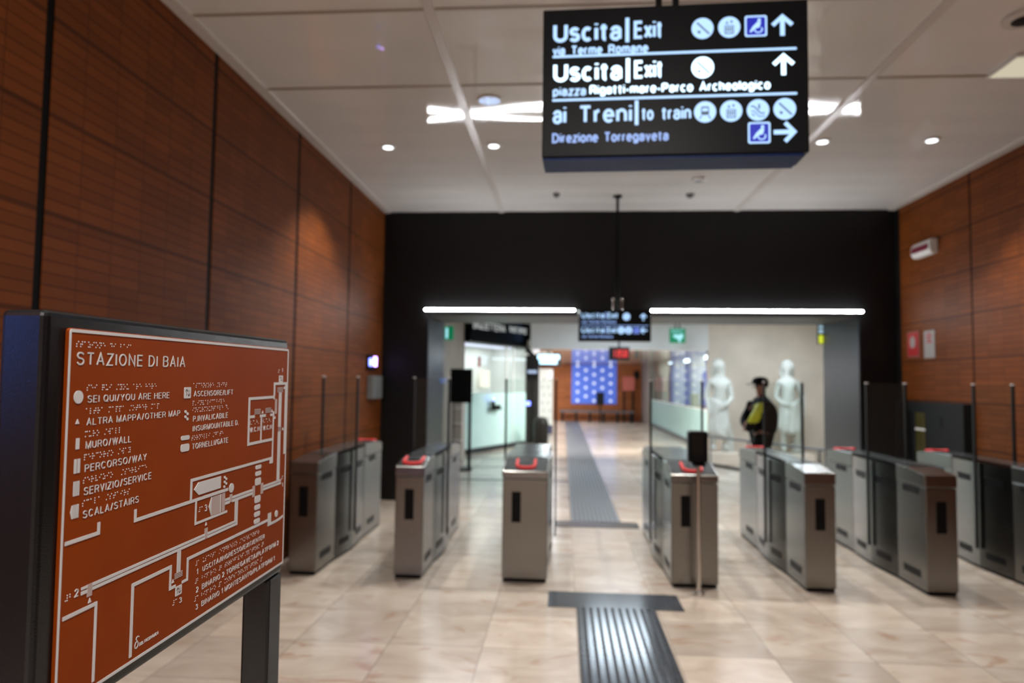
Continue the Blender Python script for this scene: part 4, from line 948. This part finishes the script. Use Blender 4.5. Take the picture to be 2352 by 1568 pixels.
MB().box(-.09, .05, -.006, -.0001, .17, .23).box(-.09, .05, -.006, -.0001, .25, .29).build('lit_bars', emit('pale_bar', (.45, .65, .75), .8), t)
MB().box(-.09, .05, -.006, -.0001, .01, .14).build('yellow_end', emit('yellow_end', (.75, .85, .05), .9), t)
t = thing('clock_display', 'dark display with red digits hanging beyond the portal', 'display', (1.15, 14.4, 2.17))
MB().box(-.21, .21, 0, .08, 0, .27).build('housing', M['cab'], t)
MB().tube([(0, .04, .27), (0, .04, HZ - 2.17)], .02, 8).build('hanger', M['jamb'], t)
b = MB(); 
def seg7(b, ch, x, y, w, h, tk):
    segs = {'a': (0, 2, 1, 2), 'b': (1, 1, 1, 2), 'c': (1, 0, 1, 1), 'd': (0, 0, 1, 0), 'e': (0, 0, 0, 1), 'f': (0, 1, 0, 2), 'g': (0, 1, 1, 1)}
    for k in {'1': 'bc', '8': 'abcdefg', '0': 'abcdef', '5': 'acdfg'}[ch]:
        x0, y0, x1, y1 = segs[k]; b.box(x + x0 * w - tk, x + x1 * w + tk, -.006, -.0001, y + y0 * h / 2 - tk, y + y1 * h / 2 + tk)
for ch, x in (('1', -.14), ('8', -.035), ('5', .04), ('8', .115)): seg7(b, ch, x, .07, .045, .13, .011)
b.build('digits', emit('red_digit', (1.0, .03, .02), .9), t)
# far wall: banner, bench, easel, speaker
M['banner'] = emit('blue_banner', (.05, .12, .70), .42, (.07, .16, .62))
t = thing('banner', 'tall blue banner with white logos on the far terracotta wall', 'banner', (1.41, 31.66, .76))
MB().box(-1.01, 1.01, 0, .03, 0, 1.76).build('cloth', M['banner'], t)
b = MB(); k = 0
for r in range(9):
    for q in range(3 if r % 2 == 0 else 2):
        cx = (-.74 + q * .74) if r % 2 == 0 else (-.37 + q * .74); b.prism(circle(cx, .14 + r * .195, .066, n=14), lambda a, bb, h: (a, h, bb), -.004, -.0001)
b.build('logos', emit('pale_logo', (.62, .72, 1.0), .95, (.6, .6, .6)), t)
t = thing('information_totem', 'dark figure-high box standing in front of the blue banner', 'totem', (1.62, 30.2, 0))
MB().box(-.16, .16, 0, .3, .75, 1.3).build('box', M['cab'], t); MB().box(-.03, .03, .1, .16, 0, .75).build('post', M['cab'], t)
t = thing('bench', 'long dark bench under the blue banner on the far wall', 'bench', (1.5, 30.7, 0))
MB().box(-1.62, 1.62, 0, .45, .40, .48).build('seat', M['soffit'], t, bevel=.01)
for x in (-1.5, -.9, -.3, .3, .9, 1.5): MB().box(x - .05, x + .05, .05, .4, 0, .40).build('leg', M['cab'], t)
MB().box(-1.6, 1.6, .2, .26, .18, .24).build('stretcher', M['dark_brown'], t)
t = thing('red_box', 'red box on a dark post in front of the far wall, right of the banner', 'box', (2.92, 31.3, 0))
MB().box(-.26, .26, 0, .25, 1.37, 2.0).build('box', mat('salmon_red', (.55, .13, .10), .5, noise=.05), t); MB().box(-.24, -.16, .05, .2, 0, 1.37).build('leg', M['dark_brown'], t); MB().box(.16, .24, .05, .2, 0, 1.37).build('leg', M['dark_brown'], t)
t = thing('speaker', 'black oval loudspeaker on the far wall right of the red box', 'speaker', (3.3, 31.66, 2.08))
MB().lathe([(.11, 0), (.12, -.06), (.08, -.12)], seg=18, axis='Y', sy=1.7).build('body', M['black'], t, smooth=True)
# right side of the corridor: glazed shopfront with posters
def shop():
    t = thing('shopfront', 'glazed shopfront with pale pillars along the right side of the corridor', 'shopfront', (3.62, 16.6, 0))
    MB().box(0, .02, 0, 12.5, .12, 1.05).build('lower_glass', M['frost'], t)
    MB().box(0, .02, 0, 12.5, 1.06, 2.54).build('upper_glass', M['glass_shop'], t)
    MB().box(-.03, .05, 0, 12.5, 0, .12).build('base_rail', M['soffit'], t)
    MB().box(-.01, .03, 0, 12.5, 1.03, 1.065).build('mid_rail', M['white'], t)
    for y in (.5, 3.6, 6.9, 10.3): MB().box(.06, .4, y, y + .5, 0, 2.54).build('pillar', mat('cream_pillar', (.70, .66, .52), .5, noise=.04) if y == .5 else bpy.data.materials['cream_pillar'], t)
    MB().box(1.4, 1.5, 0, 15.0, 0, 2.54).build('back_wall', M['greige'], t)
    MB().box(.02, 1.5, 12.5, 12.6, 0, 2.54).build('end_wall', M['greige'], t); MB().box(-.1, 1.5, 12.6, 15.1, 0, 2.54).build('side_wall', M['greige'], t)
    MB().box(-.0, 1.5, -.02, 15.1, 2.54, 2.6).build('canopy', M['white_wall'], t)
    area('shop_lamp', (.8, 6, 2.5), (.8, 9), 70, (.9, .95, 1.0)).parent = t
    MB().box(.6, 1.0, .5, 12, 2.515, 2.54).build('lamp_panel', M['hall_diff'], t)
    return t
SHOP = shop()
cols = [(.13, .10, .34), (.10, .09, .22), (.42, .40, .48), (.05, .07, .40)]
for i, (y, w, z0, z1, c) in enumerate(((18.4, .9, .95, 2.05, 0), (18.5, .45, .25, .95, 2), (20.9, 1.0, .95, 2.05, 1), (21.2, .5, .25, .95, 3), (24.2, 1.1, .9, 2.05, 0), (24.6, .6, .25, .9, 2), (27.0, .9, .9, 2.0, 1))):
    mm = bpy.data.materials.get('poster_%d' % c) or mat('poster_%d' % c, cols[c], .5, noise=.25, nscale=4)
    MB().box(.072, .088, y - 16.6 - w / 2, y - 16.6 + w / 2, z0, z1).build('poster', mm, SHOP)
# barrier rail in front of the statues
def rail():
    A, Bp = Vector((3.05, 14.95, 0)), Vector((4.5, 12.2, 0)); d = Bp - A
    t = thing('barrier_rail', 'low grey barrier rail with posts in front of the white statues', 'barrier', A)
    MB().tube([(0, 0, .61), tuple(d + Vector((0, 0, .61)))], .022, 8).build('handrail', M['soffit'], t)
    for f in (.02, .38, .93): 
        p = d * f; MB().tube([(p.x, p.y, .0), (p.x, p.y, .6)], .02, 8).build('post', M['soffit'], t)
    MB().tube([(0, .0, .04), tuple(d * .45 + Vector((0, 0, .04)))], .03, 8).build('foot_rail', M['cab'], t)
rail()

# ------------------------------------------------------------------ figures
def skin_obj(name, nodes, edges, m, parent, levels=2, root=0):
    me = bpy.data.meshes.new(name); me.from_pydata([n[0] for n in nodes], edges and [tuple(e) for e in edges], [])
    o = bpy.data.objects.new(name, me); COL.objects.link(o)
    md = o.modifiers.new('skin', 'SKIN'); md.use_smooth_shade = True
    for i, n in enumerate(nodes):
        r = n[1] if isinstance(n[1], tuple) else (n[1], n[1]); me.skin_vertices[0].data[i].radius = r
    me.skin_vertices[0].data[root].use_root = True
    sb = o.modifiers.new('sub', 'SUBSURF'); sb.levels = levels; sb.render_levels = levels
    dg = bpy.context.evaluated_depsgraph_get(); dg.update()
    m2 = bpy.data.meshes.new_from_object(o.evaluated_get(dg)); m2.name = name
    o.modifiers.clear(); o.data = m2; bpy.data.meshes.remove(me)
    m2.materials.clear(); m2.materials.append(m)
    m2.polygons.foreach_set('use_smooth', [True] * len(m2.polygons))
    o.parent = parent; return o
def chain(nodes, edges, start, pts):
    prev = start
    for p, r in pts:
        nodes.append((p, r)); i = len(nodes) - 1
        if prev is not None: edges.append((prev, i))
        prev = i
    return prev
def hand(nodes, edges, wrist, base, d, side):
    """five bent fingers from the palm at base, pointing along d, thumb on the side"""
    d = Vector(d).normalized(); s = Vector(side).normalized(); n = d.cross(s)
    base = Vector(base)
    pm = chain(nodes, edges, wrist, [(tuple(base + d * .045), (.036, .016))])
    for k, ln in enumerate((.070, .080, .075, .058)):
        o = base + d * .085 + s * (-.030 + .020 * k)
        chain(nodes, edges, pm, [(tuple(o), .0095), (tuple(o + d * ln * .5 + n * .006), .0088), (tuple(o + d * ln * .9 + n * .022), .0075)])
    o = base + d * .02 - s * .035
    chain(nodes, edges, wrist, [(tuple(o), .013), (tuple(o + d * .03 - s * .018), .011), (tuple(o + d * .055 - s * .02 + n * .008), .009)])

def guard():
    t = thing('person', 'person in black jacket with yellow sleeve and black cap, standing beyond the gates', 'person', (3.085, 11.15, 0))
    n, e = [((0, 0, .95), (.125, .15))], []
    ch = chain(n, e, 0, [((0, 0, 1.12), (.115, .15)), ((.01, 0, 1.32), (.12, .165)), ((.012, 0, 1.46), (.085, .12)), ((0, 0, 1.535), .058), ((-.015, 0, 1.60), .062), ((-.02, 0, 1.68), (.098, .078)), ((-.01, 0, 1.735), (.085, .07))])
    for s in (-1, 1):
        chain(n, e, 0, [((.0, .09 * s, .88), .095), ((-.005, .095 * s, .50), .062), ((.01, .1 * s, .10), .042), ((-.02, .1 * s, .045), (.045, .035)), ((-.13, .11 * s, .035), (.042, .03)), ((-.2, .11 * s, .03), (.03, .022))])
        a = chain(n, e, 3, [((-.01, .17 * s, 1.43), .066), ((-.19, .235 * s, 1.16), .05), ((-.22, .12 * s, 1.06 + .03 * s), .038), ((-.225, .06 * s, 1.05 + .03 * s), .028)])
        hand(n, e, a, (-.225, .05 * s, 1.05 + .03 * s), (-.1, -1.0 * s, -.1), (0, 0, -1))
    body = skin_obj('body', n, e, M['skin'], t)
    # face: nose, brows, mouth, eyes, ears sit on the head, which looks along -x
    b = MB(); b.add([(-.118, 0, 1.70), (-.146, 0, 1.655), (-.112, .018, 1.65), (-.112, -.018, 1.65)], [(0, 1, 2), (0, 3, 1), (1, 3, 2)])
    for s in (-1, 1): b.ball((-.0, .083 * s, 1.675), .018, .008, .03, 8, 6)
    b.ball((-.108, 0, 1.622), .012, .024, .006, 8, 6); b.build('face_relief', M['skin'], t, smooth=True)
    b = MB()
    for s in (-1, 1): b.ball((-.107, .034 * s, 1.69), .008, .012, .008, 8, 6)
    b.build('eyes', M['eye'], t, smooth=True)
    b = MB(); b.lathe([(.098, 1.66), (.105, 1.70), (.1, 1.74)], (.008, 0, 0), 18, 1.0, .86); b.build('hair', M['eye'], t, smooth=True)
    # cap with a long peak towards -x
    b = MB(); b.lathe([(.125, 1.715), (.128, 1.75), (.115, 1.79), (.075, 1.82), (.004, 1.83)], (-.01, 0, 0), 24, 1.0, .86)
    pk = [(-.09, -.085), (-.17, -.078), (-.215, -.045), (-.225, 0), (-.215, .045), (-.17, .078), (-.09, .085)]
    b.prism(pk, lambda x, y, h: (x, y, 1.722 + h + (x + .09) * .16), 0, .010); b.build('cap', M['jacket'], t, smooth=True)
    # bulky jacket: torso and sleeves, collar
    n, e = [((.03, 0, .90), (.18, .20))], []
    c = chain(n, e, 0, [((.04, 0, 1.08), (.20, .22)), ((.06, 0, 1.28), (.20, .225)), ((.045, 0, 1.43), (.135, .17)), ((.01, 0, 1.54), (.085, .08))])
    for s in (-1, 1):
        chain(n, e, 3, [((-.01, .20 * s, 1.42), .095), ((-.19, .255 * s, 1.16), .085), ((-.22, .15 * s, 1.06 + .03 * s), .072), ((-.225, .04 * s, 1.05 + .03 * s), .058)])
    jk = skin_obj('jacket', n, e, M['jacket'], t)
    jk.data.materials.append(M['yellow'])
    for p in jk.data.polygons:
        cc = p.center
        if cc.y < -.10 and 1.13 < cc.z < 1.42 and cc.x < -.06 + (cc.z - 1.3) * .35: p.material_index = 1
    n, e = [((.0, 0, .93), (.14, .165))], []
    for s in (-1, 1): chain(n, e, 0, [((.0, .095 * s, .85), .11), ((-.005, .1 * s, .5), .085), ((.01, .105 * s, .09), .072)])
    skin_obj('trousers', n, e, M['jacket'], t)
    for s in (-1, 1):
        b = MB(); b.ball((-.06, .107 * s, .05), .16, .055, .05, 14, 8); b.build('shoe', M['black'], t, smooth=True)
guard()

def statue(label, x, y, pose, k):
    t = thing('statue', label, 'statue', (x, y, 0), (0, 0, 0), 'white statues by the stone wall')
    MB().box(-.42, .42, -.38, .38, 0, .24).build('plinth', M['stone'], t, bevel=.01)
    H = .24; lean = pose
    n, e = [((0, 0, H + .98), (.20, .16))], []
    ch = chain(n, e, 0, [((.02 * lean, 0, H + 1.18), (.19, .14)), ((.03 * lean, 0, H + 1.40), (.235, .15)), ((.03 * lean, 0, H + 1.56), (.15, .10)), ((.04 * lean, -.01, H + 1.65), .062), ((.02 * lean, -.02, H + 1.76), (.085, .10)), ((.01 * lean, -.015, H + 1.88), (.085, .095)), ((.01 * lean, 0, H + 1.94), (.05, .055))])
    chain(n, e, 0, [((-.10, 0, H + .85), .115), ((-.12, -.06, H + .50), .08), ((-.11, .02, H + .12), .06), ((-.12, -.10, H + .05), .05)])
    chain(n, e, 0, [((.10, 0, H + .85), .12), ((.13, -.12, H + .52), .082), ((.16, .05, H + .14), .06), ((.17, -.06, H + .05), .05)])
    if pose > 0:
        a = chain(n, e, 3, [((.21, 0, H + 1.50), .09), ((.27, -.06, H + 1.15), .07), ((.12, -.20, H + 1.02), .055)]); hand(n, e, a, (.10, -.21, H + 1.01), (-.8, -.3, -.3), (0, 0, -1))
        a = chain(n, e, 3, [((-.17, 0, H + 1.50), .085), ((-.25, .03, H + 1.22), .065), ((-.22, -.08, H + .98), .05)]); hand(n, e, a, (-.22, -.09, H + .96), (0, -.2, -1), (1, 0, 0))
    else:
        a = chain(n, e, 3, [((.18, 0, H + 1.50), .09), ((.30, .04, H + 1.24), .07), ((.30, .0, H + .96), .055)]); hand(n, e, a, (.30, -.005, H + .94), (0, -.1, -1), (1, 0, 0))
        a = chain(n, e, 3, [((-.20, 0, H + 1.50), .075), ((-.27, .02, H + 1.20), .055), ((-.16, -.14, H + 1.06), .045)]); hand(n, e, a, (-.15, -.15, H + 1.05), (.8, -.5, 0), (0, 0, 1))
    skin_obj('figure', n, e, M['plaster'], t)
    # hair cap and face relief
    b = MB(); b.ball((.01 * lean, .03, H + 1.86), .15, .135, .16, 16, 10); b.ball((.01 * lean, .09, H + 1.74), .17, .08, .20, 16, 8); b.build('hair', M['plaster'], t, smooth=True)
    b = MB(); b.add([(.015 * lean, -.118, H + 1.86), (.015 * lean, -.15, H + 1.805), (.015 * lean - .02, -.11, H + 1.80), (.015 * lean + .02, -.11, H + 1.80)], [(0, 1, 2), (0, 3, 1), (1, 3, 2)]); b.ball((.015 * lean, -.112, H + 1.765), .026, .012, .008, 8, 6); b.build('face_relief', M['plaster'], t, smooth=True)
    # draped cloth round the hips: folds as a wavy skirt
    b = MB(); rows, seg = 9, 48; vs, fs = [], []
    for i in range(rows):
        f = i / (rows - 1); z = H + 1.12 - f * (.78 if pose > 0 else .66); r = .20 + .02 * f
        for q in range(seg):
            a = 2 * math.pi * q / seg; w = 1 + .15 * f * math.sin(7 * a + 3 * f + k) + .06 * math.sin(3 * a + k)
            vs.append((r * w * math.cos(a) * 1.02, r * w * math.sin(a) * .86, z + .05 * math.sin(2 * a + k)))
    for i in range(rows - 1):
        for q in range(seg): q2 = (q + 1) % seg; fs.append((i * seg + q, i * seg + q2, (i + 1) * seg + q2, (i + 1) * seg + q))
    b.add(vs, fs); o = b.build('drapery', M['plaster'], t, smooth=True); sd = o.modifiers.new('thick', 'SOLIDIFY'); sd.thickness = .02
    b = MB(); b.tube([(.22, .12, H + .0), (.24, .10, H + .35), (.22, .10, H + .62)], [.14, .11, .08], 12); b.build('support_stump', M['plaster'], t, smooth=True)
statue('white draped statue nearest the shopfront, one arm bent across its waist', 3.40, 15.6, 1, 0.3)
statue('white statue right of the guard, against the stone wall', 4.90, 15.6, -1, 1.9)
